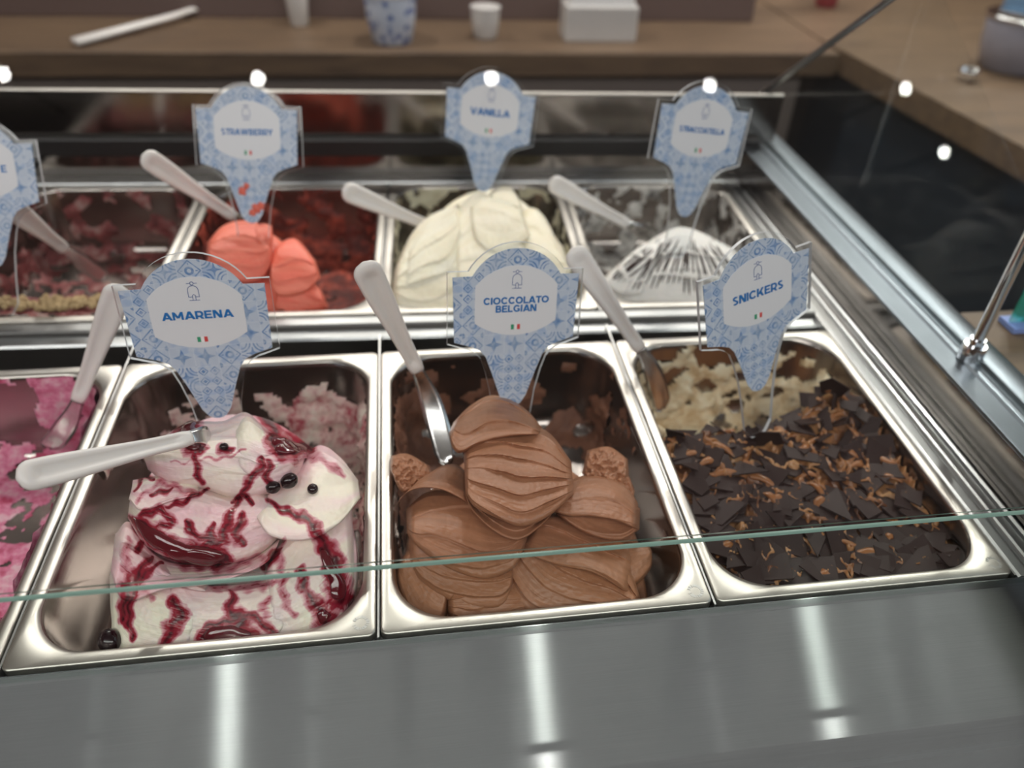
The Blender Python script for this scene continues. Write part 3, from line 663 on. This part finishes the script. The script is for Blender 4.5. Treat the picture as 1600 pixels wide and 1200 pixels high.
Vn.fold([(480, 640), (540, 700), (620, 700), (690, 640)], [(470, 540), (520, 505), (600, 515), (660, 560)], .036, .03, .010, nr=2, amp=.0013)
Vn.fold([(230, 830), (330, 800), (420, 760), (460, 640)], [(260, 700), (310, 620), (380, 570), (440, 540)], .030, .028, .008, nr=3, amp=.0013)
Vn.build('van', 'folded_mound', M_VAN)
St = Mound((0, .45, -.035), 34, (0, 0, 2.142))
St.fold([(650, 980), (760, 1040), (950, 1060), (1090, 1030)], [(720, 800), (820, 760), (920, 790), (1000, 870)], 0, -.01, .016, nr=2, ends=.05)
St.fold([(905, 1030), (960, 1050), (1040, 1045), (1100, 1030)], [(930, 920), (980, 900), (1040, 930), (1080, 980)], .008, .012, .012, nr=2, amp=.002)
St.fold([(900, 930), (930, 990), (1020, 980), (1075, 930)], [(905, 870), (930, 820), (990, 800), (1055, 870)], .022, .014, .016, nr=3, amp=.002, bury=(.02, .02))
St.fold([(692, 850), (720, 920), (800, 950), (880, 930), (915, 860)], [(695, 810), (740, 760), (800, 738), (860, 745), (905, 790)], .022, .012, .022, nr=4, amp=.002)
St.fold([(860, 800), (890, 830), (915, 800)], [(850, 760), (880, 748), (910, 755)], .034, .02, .008, nr=0)
St.build('straw', 'folded_mound', M_STRAW)
Sc = Mound((0, .45, -.030), 34, (520, 80, 2.2222))
Sc.fold([(920, 850), (1080, 885), (1300, 890), (1480, 860)], [(1050, 700), (1130, 640), (1230, 612), (1400, 690)], 0, 0, .016, nr=3, amp=.002, ns=70, ends=.06)
Sc.fold([(925, 800), (1000, 850), (1080, 850)], [(1060, 680), (1100, 660), (1150, 650)], .012, .012, .010, nr=3, amp=.002)
Sc.build('stra', 'streaked_mound', M_STRACC)
for k in range(28):
    a = k/27; x0 = 1120+a*200; x1 = 930+a*520
    mb = ribbon(Sc, [(x0, 650+random.random()*40), ((x0+x1)/2+random.uniform(-12, 12), 740), (x1, 790+random.random()*60)], (.0008, .0016, .0008), 12)
    if mb: into(mb.build('chocolate_streak', M_SHARD, None, True), GEL['stra'])

# --- residues on the pan walls and floors
smear('pink', R_PINK, lambda x, y, z: .18+.25*sst(.0, .12, x)-.25*sst(.28, .34, y)*sst(.0, -.05, z), .0, .004, 1, 22)
smear('amarena', R_AMAR, lambda x, y, z: -.55-.4*sst(0, -.05, x)*sst(.22, .15, y)+.65*sst(-.05, .10, x)*sst(-.01, -.045, z)+.50*sst(.20, .33, y)*sst(-.02, -.05, z), .0, .006, 2, 30)
smear('choc', R_CHOC, lambda x, y, z: -.45+.75*sst(-.03, -.10, x)*sst(.08, .16, y)*sst(-.005, -.02, z)+.35*sst(.22, .35, y)*sst(-.01, -.05, z)+.1*sst(-.09, -.1, z)+.2*sst(.085, .10, x)*sst(-.01, -.03, z)*sst(.10, .2, y)-.5*sst(.14, .08, y), .0, .005, 3, 26)
smear('shards', R_SN, lambda x, y, z: .12+.35*sst(-.04, -.07, z)-.6*sst(-.03, -.008, z)-.9*sst(.24, .20, y), .0, .012, 4, 30)
smear('crumb', R_RED, lambda x, y, z: -.22+.2*sst(-.02, -.06, z), .0, .004, 5, 34)
smear('straw', R_STRAW, lambda x, y, z: .05+.25*sst(-.02, -.06, z), .0, .004, 6, 34)
smear('van', R_VAN, lambda x, y, z: -.15+.15*sst(-.02, -.06, z), .0, .003, 7, 34)
smear('stra', R_STRA, lambda x, y, z: -.02+.2*sst(-.04, -.09, z), .0, .005, 8, 40)

# --- shard gelato: filled surface, shards and caramel swirls
def sn_z(x, y):
    z = -.030+.012*sst(.06, .2, y)+.006*noise.noise(Vector((x*18, y*18, 3)))
    z += .022*math.exp(-((x-.45)**2/.0012+(y-.235)**2/.0012))          # pile against the right wall
    e = .205+.012*noise.noise(Vector((x*25, 1, 2)))+.05*sst(.40, .50, x)
    return z-.075*sst(e, e+.035, y)
G = MB(); nx, ny = 200, 220; vs = []; UVs = []
for j in range(ny):
    for i in range(nx):
        x = .2755+.229*i/(nx-1); y = .0165+.275*j/(ny-1)
        cx_ = min(x-.2755, .5045-x); cyy = y-.0165; r = .034
        if cx_ < r and cyy < r:
            d = math.hypot(r-cx_, r-cyy)
            if d > r:
                k = r/d; x += (1 if x < .39 else -1)*(r-cx_)*(1-k); y += (r-cyy)*(1-k)
        z = sn_z(x, y)+.003*fb(x*60, y*60, 1); z += .0105*max(0, 1-abs(fb(x*34, y*26, 7, 3))*5.5)**1.5; vs.append((x, y, z)); UVs.append((x*8, y*3))
G.add(vs, [(j*nx+i, j*nx+i+1, (j+1)*nx+i+1, (j+1)*nx+i) for j in range(ny-1) for i in range(nx-1)])
go = G.build('gelato_surface', M_SNBASE, None, True); uv = go.data.uv_layers.new(name='UVMap')
for l in go.data.loops: uv.data[l.index].uv = UVs[l.vertex_index]
into(go, GEL['shards'])
rs = random.Random(11)
shard_meshes = []
for k in range(14):
    nn_ = rs.choice([3, 4, 4, 4, 5]); R_ = 1
    an = sorted(rs.uniform(0, 2*math.pi) for _ in range(nn_))
    an = [2*math.pi*i/nn_+rs.uniform(-.42, .42) for i in range(nn_)]
    ol = [(math.cos(a)*rs.uniform(.6, 1.1), math.sin(a)*rs.uniform(.5, .9)) for a in an]
    b = MB(); th = .0012/.015
    b.loft([[(x, y, -th/2) for x, y in ol], [(x, y, th/2*.7) for x, y in ol], [(x*.97, y*.97, th/2) for x, y in ol]], True, True)
    me = b.mesh('chocolate_shard'); me.materials.append(M_SHARD); shard_meshes.append(me)
pts = []; tries = 0
while len(pts) < 170 and tries < 20000:
    tries += 1; x = rs.uniform(.276, .503); y = rs.uniform(.02, .285)
    if sn_z(x, y) < -.045: continue
    if min(x-.2755, .5045-x) < .022 and y < .032: continue
    if any((x-a)**2+(y-b)**2 < .0143**2 for a, b in pts): continue
    pts.append((x, y))
pts.sort(key=lambda p: -p[1])
for k, (x, y) in enumerate(pts):
    o = link('chocolate_shard', shard_meshes[k % 14]); sc = rs.uniform(.0140, .0275)*(1.3 if y < .12 else 1)
    x = min(max(x, .276+sc*.62), .504-sc*.62); y = max(y, .018+sc*.5)
    steep = .13 if y < .16 else .28
    if y > .19 and rs.random() < .3: steep = .8
    o.scale = (sc, sc, .015); o.rotation_euler = (rs.gauss(-.05, steep), rs.gauss(0, steep), rs.uniform(0, 6.28))
    o.location = (x, y, sn_z(x, y)+.0045+rs.uniform(0, .005)); 
    o.parent = GEL['shards']; o.matrix_parent_inverse = Matrix.Translation(GEL['shards'].location).inverted()
for k in range(44):
    x = rs.uniform(.285, .495); y = rs.uniform(.03, .24)
    if sn_z(x, y) < -.045: continue
    a = rs.uniform(-.9, .9)+(math.pi/2 if rs.random() < .35 else 0); L_ = rs.uniform(.010, .024); P = []; rr = []
    for i in range(9):
        q = i/8-.5; px = x+math.cos(a)*L_*2*q+.003*math.sin(q*5+k); py = y+math.sin(a)*L_*2*q*.8+.004*math.cos(q*6+k)
        px = min(max(px, .28), .50); py = max(py, .02)
        P.append((px, py, sn_z(px, py)+.0062+.002*math.sin(q*7+k))); rr.append(.0004+.0034*math.sin(math.pi*(i+.3)/8.6)**1.3*(.6+.8*rs.random()))
    o = MB().tube(P, rr, 8, flat=.7).build('caramel_swirl', M_CARA, None, True); into(o, GEL['shards'])

# --- biscuit crumbs along the front of the berry pan
cb = []
for k in range(4):
    b = MB(); L = []
    for j in range(1, 6):
        a = math.pi*j/6; L.append([(math.sin(a)*math.cos(i*2*math.pi/7)*(1+rs.uniform(-.25, .25)), math.sin(a)*math.sin(i*2*math.pi/7)*(1+rs.uniform(-.25, .25)), math.cos(a)) for i in range(7)])
    me = b.loft(L, True, True).mesh('biscuit_crumb'); me.materials.append(plain('biscuit', (.72, .52, .27), .7, nscale=200, bump=.001)); me.polygons.foreach_set('use_smooth', [True]*len(me.polygons)); cb.append(me)
bank = MB(); vs = []
def bank_z(x, y): return -.028+.030*math.exp(-((y-.02)/.055)**2)
for j in range(20):
    for i in range(40): x = -.110+.220*i/39; y = .018+.075*j/19; vs.append(PM['crumb'] @ Vector((x*(1 if y > .05 else .9), y, bank_z(x, y)-.003+.003*fb(x*50, y*50, 4))))
bank.add(vs, [(j*40+i, j*40+i+1, (j+1)*40+i+1, (j+1)*40+i) for j in range(19) for i in range(39)])
into(bank.build('crumb_bank', R_RED, None, True), GEL['crumb'])
for k in range(240):
    x = rs.uniform(-.105, .105); y = .020+abs(rs.gauss(0, .028)); s_ = rs.uniform(.0025, .0052)
    if y > .085: continue
    o = link('biscuit_crumb', cb[k % 4]); p = PM['crumb'] @ Vector((x*(1 if y > .05 else .92), y, bank_z(x, y)+s_*.5)); o.location = p; o.scale = (s_, s_*.9, s_*.8)
    o.rotation_euler = (rs.random()*3, rs.random()*3, rs.random()*6); o.parent = GEL['crumb']; o.matrix_parent_inverse = Matrix.Translation(GEL['crumb'].location).inverted()

# ------------------------------------------------------------ spatulas
def spatula(hpx, jpx, tip, L1, L2, label, far_j=False, far_h=False, w=.0125, blade=True, tipw=.011, up=(0, -.6, .8)):
    """handle end and joint given by their sight lines, tip by its world point, with real lengths"""
    T = Vector(tip); J = at_dist(*jpx, T, L2, far_j); H = at_dist(*hpx, J, L1, far_h)
    t = thing('spatula', label, 'spatula', 'white handled spatulas', J)
    d = (H-J).normalized(); up = (CAM-J).normalized()+Vector(up)*.25; pass; a = d.cross(up).normalized(); n_ = a.cross(d).normalized(); L = (H-J).length
    if n_.dot(CAM-J) < 0: n_ = -n_
    loops = []; N = 60; K = 20
    for i in range(N+1):
        q = i/N; wd = w*(.60+.40*sst(.15, .9, q)); th = .0052*(1-.15*q); cap = 1
        qc = 1-w*.95/L
        if q > qc: cap = math.sqrt(max(0.0, 1-((q-qc)/(1-qc))**2))
        if q < .05: cap = .88+.12*q/.05
        l = []
        for k in range(K):
            an = k*2*math.pi/K; cx_ = math.cos(an); sy = math.sin(an)
            ex = abs(cx_)**.75*(1 if cx_ > 0 else -1)*wd*max(cap, .12); ey = abs(sy)**.8*(1 if sy > 0 else -1)*th*max(cap, .2)
            if sy > .2: ey -= .0052*math.exp(-(ex/(wd*.40))**2)*sst(.03, .12, q)*sst(.97, .86, q)       # groove on the face
            l.append(d*(L*q)+a*ex+n_*ey)
        loops.append(l)
    MB().loft(loops, True, True).build('handle', M_PLAST, t, True)
    if blade:
        loops = []; dt = T-J; m = d*(-L2*.45)
        for i in range(17):
            q = i/16; p = (m*2*q*(1-q))+dt*q*q + m*0
            wd = .0060+(tipw-.0060)*sst(.0, .55, q); wd *= (1 if q < .86 else math.sqrt(max(.02, 1-((q-.86)/.145)**2)))
            l = []
            for cx_, sy in ((-1, 0), (-.6, .35), (0, .45), (.6, .35), (1, 0), (.6, -.35), (0, -.25), (-.6, -.35)):
                l.append(p+a*(wd*cx_)+n_*(.0016*sy*(1-.4*q)+.0022*abs(cx_)**2*sst(0, .5, q)))
            loops.append(l)
        MB().loft(loops, True, True).build('blade', M_BLADE, t, True)
    return t
def world(u, v, z): return on_plane(u, v, (0, 0, 1), (0, 0, z))
spatula((567, 410), (652, 578), world(700, 725, -.025), .135, .095, 'white spatula standing at the left edge of the chocolate pan')
spatula((893, 388), (1000, 545), world(1035, 640, -.045), .135, .080, 'white spatula leaning from the back left corner of the shard covered pan')
spatula((188, 445), (122, 625), world(75, 700, -.075), .135, .085, 'white spatula leaning out of the pink smeared pan behind the sign')
hA, _ = A.hit(420, 560)
spatula((25, 748), (298, 684), hA+Vector((.035, .01, -.02)), .125, .05, 'white spatula stuck sideways into the cherry streaked gelato', up=(0, -.3, 1), blade=True, w=.0108, tipw=.010)
spatula((222, 242), (365, 338), world(415, 372, -.01), .135, .06, 'white spatula leaning over the strawberry gelato')
spatula((535, 296), (668, 352), world(720, 385, -.02), .130, .06, 'white spatula half behind the vanilla gelato mound')
spatula((858, 283), (980, 350), world(1025, 372, -.03), .130, .07, 'white spatula leaning into the dark streaked white gelato')
spatula((15, 322), (100, 388), world(165, 435, -.07), .135, .10, 'white spatula with a smeared blade in the crumb edged pan')

# ------------------------------------------------------------ signs
a_ = .0575
def arc(x0, z0, x1, z1, ztop, n=16):     # circular-ish arch from left to right through ztop
    c = (x1-x0)/2; s_ = ztop-z0; R_ = (c*c+s_*s_)/(2*s_); th = math.asin(min(1, c/R_)); cx_ = (x0+x1)/2
    return [(cx_+R_*math.sin(-th+2*th*k/n), z0+s_-R_+R_*math.cos(-th+2*th*k/n)) for k in range(n+1)]
left_low = [(-a_*.97, .0665), (-.048, .0640), (-.040, .0615), (-.032, .0575), (-.0268, .0510), (-.0202, .0335), (-.0123, .0100), (-.0075, .0028), (-.003, .0003)]
SHEET = [(-a_, .1262)]+arc(-.0400, .1265, .0400, .1265, .1505)+[(a_, .1262)]+[(-x, z) for x, z in left_low]+[(x, z) for x, z in reversed(left_low)]
PLATE_L = [(-.0618, .0645), (-.050, .0605), (-.043, .0585), (-.036, .0545), (-.0310, .0490), (-.0265, .036), (-.0215, .015), (-.0185, -.010), (-.016, -.040), (-.008, -.052)]
PLATE = [(-.0618, .1305)]+arc(-.0435, .1305, .0435, .1305, .1555)+[(.0618, .1305)]+[(-x, z) for x, z in PLATE_L]+[(x, z) for x, z in reversed(PLATE_L)]
PANEL = arc(-.0375, .1175, .0375, .1175, .1355, 12)+[(.0378, .100), (.0375, .0835)]+[(x, .1555-z) for x, z in reversed(arc(-.0375, .0720, .0375, .0720, .0860, 12))][1:] + [(-.0378, .100)]
PANEL = arc(-.0375, .1175, .0375, .1175, .1355, 12)+[(.0378, .100)]+[(x, .0835-(z-.0835)) for x, z in reversed(arc(-.0375, .0835, .0375, .0835, .0960, 12))]+[(-.0378, .100)]
def glyph(ch):
    """bold geometric capital: list of polygons in a box of height 1, and its width"""
    k = .235; P = []
    def rect(x0, z0, x1, z1): P.append([(x0, z0), (x1, z0), (x1, z1), (x0, z1)])
    def diag(x0, z0, x1, z1, w=.27): P.append([(x0-w/2, z0), (x0+w/2, z0), (x1+w/2, z1), (x1-w/2, z1)])
    def arcq(cx, cz, rx, rz, a0, a1, kk=None, n=14):
        kk = kk or k
        for i in range(n):
            p, q = (math.radians(a0+(a1-a0)*j/n) for j in (i, i+1))
            P.append([(cx+rx*math.cos(p), cz+rz*math.sin(p)), (cx+rx*math.cos(q), cz+rz*math.sin(q)), (cx+(rx-kk)*math.cos(q), cz+(rz-kk*.9)*math.sin(q)), (cx+(rx-kk)*math.cos(p), cz+(rz-kk*.9)*math.sin(p))])
    if ch == 'A': w = 1.08; diag(.135, 0, .54, 1); diag(.945, 0, .54, 1); rect(.28, .18, .80, .36)
    elif ch == 'B': w = .84; rect(0, 0, k, 1); rect(k, 0, .52, .20); rect(k, .41, .52, .60); rect(k, .80, .50, 1); arcq(.52, .30, .31, .30, -90, 90, .22); arcq(.49, .74, .29, .26, -90, 90, .22)
    elif ch in 'CG':
        w = .98 if ch == 'C' else 1.0; arcq(.52, .5, .52, .51, 38, 322, n=26)
        if ch == 'G': rect(.72, .10, .95, .50); rect(.55, .36, .95, .52)
    elif ch == 'E': w = .78; rect(0, 0, k, 1); rect(k, 0, .78, .20); rect(k, .41, .70, .59); rect(k, .80, .76, 1)
    elif ch == 'I': w = k; rect(0, 0, k, 1)
    elif ch == 'K': w = .95; rect(0, 0, k, 1); diag(.30, .28, .78, 1, .29); diag(.80, 0, .46, .58, .29)
    elif ch == 'L': w = .72; rect(0, 0, k, 1); rect(k, 0, .72, .20)
    elif ch == 'M': w = 1.08; rect(0, 0, .22, 1); rect(.86, 0, 1.08, 1); diag(.54, .22, .13, 1, .26); diag(.54, .22, .95, 1, .26)
    elif ch == 'N': w = .92; rect(0, 0, k, 1); rect(.92-k, 0, .92, 1); diag(.76, 0, .16, 1, .30)
    elif ch == 'O': w = 1.08; arcq(.54, .5, .54, .51, 0, 360, n=30)
    elif ch == 'R': w = .88; rect(0, 0, k, 1); rect(k, .22, .48, .42); rect(k, .80, .48, 1); arcq(.47, .61, .37, .39, -90, 90, .23); diag(.74, 0, .50, .32, .28)
    elif ch == 'S': w = .80; arcq(.41, .735, .37, .275, 40, 270, .22); arcq(.39, .27, .39, .28, -140, 90, .22)
    elif ch == 'T': w = .84; rect(.42-k/2, 0, .42+k/2, .8); rect(0, .80, .84, 1)
    elif ch == 'V': w = 1.06; diag(.53, 0, .135, 1); diag(.53, 0, .925, 1)
    elif ch == 'W': w = 1.55; diag(.45, 0, .13, 1, .25); diag(.45, 0, .775, 1, .25); diag(1.10, 0, .775, 1, .25); diag(1.10, 0, 1.42, 1, .25)
    elif ch == 'Y': w = 1.0; rect(.5-k/2, 0, .5+k/2, .42); diag(.5, .34, .14, 1); diag(.5, .34, .86, 1)
    else: w = .4
    return P, w
def lettering(text, width, height, zc, parent, mat, xo=0):
    rows = text.split('\n'); ch = height/(len(rows)+.18*(len(rows)-1)); lay = []
    for r_ in rows:
        x = 0; G_ = []
        for c in r_:
            P, w = glyph(c)
            if G_ and r_[len(G_)-1] == 'R': x -= .05
            if G_ and (r_[len(G_)-1]+c) in ('LA', 'AT', 'TO', 'AR', 'LL', 'RA', 'AW', 'AN', 'AM', 'RY', 'VA', 'TR', 'TA', 'AC'): x -= .07
            G_.append((x, P)); x += w+.10
        lay.append((G_, x-.10))
    kx = width/max(l[1] for l in lay); mb = MB()
    for i, (G_, tw) in enumerate(lay):
        z0 = zc+height/2-ch-i*ch*1.18
        for x, P in G_:
            for k_, pl in enumerate(P):
                y = -.0016-.000012*(k_ % 5)
                mb.prism([((x+px-tw/2)*kx+xo, z0+pz*ch) for px, pz in pl], y-.0002, y)
    return mb.build('lettering', mat, parent)
def stroke_mesh(paths, w, y):
    mb = MB()
    for P in paths:
        for (x0, z0), (x1, z1) in zip(P[:-1], P[1:]):
            dx, dz = x1-x0, z1-z0; l = math.hypot(dx, dz); ex, ez = dx/l*w/2, dz/l*w/2; nx_, nz_ = -ez, ex
            mb.prism([(x0-ex+nx_, z0-ez+nz_), (x0-ex-nx_, z0-ez-nz_), (x1+ex-nx_, z1+ez-nz_), (x1+ex+nx_, z1+ez+nz_)], y-.0002, y)
    return mb
def sign(loc, rot, lines, label, wd, ht, lab=True):
    t = thing('flavour_sign', label, 'sign', 'flavour signs stuck in the gelato', loc, [math.radians(r) for r in rot])
    MB().prism(PLATE, 0, .0035, 0, 1).build('acrylic_plate', [M_ACRYL, M_ACEDGE], t)
    sh_ = MB().prism(SHEET, -.0011, -.0002).build('printed_sheet', M_TILE, t)
    MB().prism(PANEL, -.0014, -.0011).build('blank_panel', M_WHITE, sh_)
    if lines: lettering(lines, wd, ht, .1015 if '\n' not in lines else .1000, sh_, M_INK, .026 if lines == 'E' else 0)
    ez = .1235; body = [(-.0042, ez-.0058), (-.0042, ez)]+[(-.0042*math.cos(math.pi*k/8), ez+.0042*math.sin(math.pi*k/8)) for k in range(1, 8)]+[(.0042, ez), (.0042, ez-.0058)]
    em = [[(-.0042, ez-.0058), (-.0012, ez-.0058)], [(.0012, ez-.0058), (.0042, ez-.0058)], body, [(-.0012, ez-.0085), (-.0012, ez-.0046), (0, ez-.0036), (.0012, ez-.0046), (.0012, ez-.0085)], [(-.0040, ez-.0088), (.0040, ez-.0088)],
          [(-.0040, ez+.0062), (-.0014, ez+.0062)], [(.0014, ez+.0062), (.0040, ez+.0062)], [(.0014*math.cos(math.pi*k/4), ez+.0062+.0014*math.sin(math.pi*k/4)) for k in range(9)]]
    stroke_mesh(em, .00042, -.0014).build('scooter_emblem', M_LINE, sh_)
    f = MB()
    for k, m_ in enumerate((0, 1, 2)): x = -.0042+k*.0028; f.prism([(x, .0765), (x+.0028, .0765), (x+.0028, .0812), (x, .0812)], -.0016, -.0014, m_)
    f.build('flag', [M_FG, M_FW, M_FR], sh_); return t
sign((-.141, .228, .029), (-9.9, .5, 2.9), 'AMARENA', 'clear sign with blue tile print reading AMARENA, in the cherry streaked gelato', .0575, .0072)
sign((.126, .218, .031), (-14.3, 4, 6.5), 'CIOCCOLATO\nBELGIAN', 'clear sign with blue tile print reading CIOCCOLATO BELGIAN, in the chocolate gelato', .0600, .0140)
sign((.36, .2, .047), (-12.9, -6.2, 18.5), 'SNICKERS', 'turned clear sign with blue tile print standing among the chocolate shards', .0560, .0080)
SG = sign((-.141, .528, .071), (-26.6, -1.9, -9.8), 'STRAWBERRY', 'clear sign reading STRAWBERRY with coral gelato smears on its tip', .0590, .0068)
for sx, sz, sr in ((-.009, .036, .0050), (-.004, .042, .0035), (.006, .017, .0055), (.012, .020, .0045), (.001, .012, .004)):
    L = [[(sx+sr*q*math.cos(k*2*math.pi/12)*(1+.3*math.sin(3*k+sx*900)), -.0011-yy, sz+sr*q*math.sin(k*2*math.pi/12)*(1+.25*math.sin(2*k))) for k in range(12)] for q, yy in ((1, 0), (.9, .0014), (.55, .0022), (.15, .0024))]
    MB().loft(L, False, True).build('gelato_smudge', M_STRAW, SG, True)
sign((.14, .644, .051), (-12.7, 6.6, .9), 'VANILLA', 'clear sign reading VANILLA behind the pale cream gelato', .0520, .0085)
sign((.372, .5, .079), (-11.6, 8.3, 7.7), 'STRACCIATELLA', 'clear sign reading STRACCIATELLA in the dark streaked white gelato', .0600, .0062)
sign((-.404, .472, .055), (-28.6, -2.3, -1.9), 'E', 'clear sign cut off by the left edge with only a letter E in view', .0055, .0075)

# ------------------------------------------------------------ background
ct = thing('back_counter', 'long counter behind the case with a wooden worktop and taupe front', 'counter', None, (0, 1.7, -.95))
def pbox(name, b, mat, par, bev=.004, **kw):
    o = MB().box(*b, bev=bev).build(name, mat, None, **kw); return into(o, par)
pbox('cabinet', (-1.6, 1.60, -.95, 1.05, 2.1, -.085), M_CAB, ct); pbox('worktop', (-1.62, 1.57, -.085, 1.12, 2.15, -.03), M_WOOD, ct); pbox('back_panel', (-1.62, 1.86, -.03, 1.0, 1.89, .65), plain('dusty_rose_panel', (.13, .085, .075), .6, nscale=4), ct)
sc_ = thing('side_counter', 'wooden topped counter with a dark navy front beyond the glass end', 'counter', None, (1.6, 1.2, -.95))
def poly_slab(name, poly, z0, z1, mat, par):
    n = len(poly); b = MB(); b.loft([[(x, y, z0) for x, y in poly], [(x, y, z1) for x, y in poly]], True, True); return into(b.build(name, mat), par)
poly_slab('worktop', [(1.25, .55), (2.3, .60), (2.3, 2.2), (1.125, 2.2), (1.125, 1.72)], -.085, -.03, M_WOOD, sc_)
poly_slab('cabinet', [(1.28, .60), (2.25, .65), (2.25, 2.15), (1.16, 2.15), (1.16, 1.74)], -.95, -.085, M_CAB2, sc_)
tb = thing('side_table', 'oak topped table beside the right end of the case', 'table', None, (.9, .2, -.95))
pbox('tabletop', (.66, -.35, -.005, 1.15, .34, .03), M_WOOD, tb)
for x, y in ((.69, -.32), (1.10, -.32), (.69, .30), (1.10, .30)): pbox('leg', (x, y, -.95, x+.035, y+.035, -.005), M_CAB, tb)
fl = thing('flyer', 'glossy teal and green printed card standing on the oak table at the right edge', 'card', None, (.75, .305, .03))
def teal():
    t = NT('teal_print'); n = t.noise(22, t.coord('Object'), 2, .5, 1)
    p = t.pbr(Roughness=.25); t.put(p.inputs['Base Color'], t.ramp(n, [(.38, (.03, .30, .22)), (.5, (.10, .62, .66)), (.62, (.35, .70, .80))])); return t.mat
o = MB().box(.700, .304, .037, .80, .3065, .088).build('printed_face', teal(), None); into(o, fl)
o = MB().box(.697, .290, .031, .805, .318, .037).build('base', plain('blue_plastic', (.25, .35, .75), .3), None); into(o, fl)

def lathe(prof, n=24): return [[(math.cos(k*2*math.pi/n)*r, math.sin(k*2*math.pi/n)*r, z) for k in range(n)] for r, z in prof]
def pot(x, y, z, r, h, mat, name, label, cat, part='body', rim=None):
    t = thing(name, label, cat, None, (x, y, z))
    MB().loft(lathe([(r*.72, 0), (r*.8, .004), (r*.95, h*.5), (r, h*.96), (r*.97, h), (r*.9, h*.97), (r*.85, h*.5), (r*.65, .01)]), True, True).build(part, mat, t, True)
    if rim: MB().loft(lathe([(r*.96, h*.93), (r*1.05, h*.95), (r*1.05, h*1.0), (r*.96, h*1.01)]), True, True).build('rim', rim, t, True)
    return t
def bluepot():
    t = NT('blue_white_ceramic'); v = t.n('ShaderNodeTexVoronoi', Scale=55.0); t.put(v.inputs['Vector'], t.coord('Object'))
    p = t.pbr(Roughness=.25); t.put(p.inputs['Base Color'], t.ramp(v.outputs[0], [(.25, (.08, .14, .38)), (.5, (.55, .6, .7))])); return t.mat
M_PORC = plain('white_porcelain', (.62, .60, .58), .3, var=.1)
pot(.025, 1.66, -.03, .060, .11, bluepot(), 'ceramic_pot', 'blue and white patterned pot on the wooden back counter', 'pot', rim=M_PORC)
pot(-.20, 1.80, -.03, .028, .12, M_PORC, 'cup', 'slim white cup left of the blue patterned pot on the back counter', 'cup', rim=M_PORC)
pot(.25, 1.70, -.03, .035, .07, M_PORC, 'cup', 'small white cup just right of the blue patterned pot', 'cup', rim=M_PORC)
nb = thing('napkin_holder', 'pale box of napkins on the back counter above the right hand pans', 'box', None, (.52, 1.70, -.03))
into(MB().box(.44, 1.66, -.03, .62, 1.74, .05, bev=.004).build('holder', M_PORC), nb)
into(MB().box(.45, 1.67, .05, .61, 1.73, .075, bev=.003).build('napkins', M_FW), nb)
pot(1.50, 1.45, -.03, .09, .12, plain('glass_grey', (.28, .27, .32), .15), 'storage_jar', 'large grey glass jar on the wooden side counter', 'jar', rim=M_CHROME)
pot(1.33, 1.36, -.03, .024, .025, M_CHROME, 'metal_dish', 'small chrome dish on the wooden side counter', 'dish')
pot(1.75, 1.75, -.03, .09, .20, plain('sky_blue_tub', (.16, .30, .50), .4), 'tub', 'blue tub at the top right on the side counter', 'tub', rim=M_PORC)
pot(1.30, 2.05, -.03, .04, .22, plain('red_bottle', (.35, .05, .06), .3), 'bottle', 'red bottle standing at the back of the side counter', 'bottle')
bs = thing('spatula_reflection', 'reflection of a pale spatula built as a solid on the wooden back counter at upper left', 'spatula_reflection', None, (-.55, 1.66, -.02))  # spatula reflection in the rear glass, built as a solid on the counter
into(MB().tube([(-.66, 1.60, -.018), (-.50, 1.80, -.014), (-.42, 1.92, -.01)], [.016, .012, .010], 12, flat=.5).build('handle', M_PLAST, None, True), bs)
into(MB().tube([(-.42, 1.92, -.012), (-.38, 1.98, -.014)], [.016, .03], 12, flat=.4).build('reflected_blade', M_BLADE, None, True), bs)
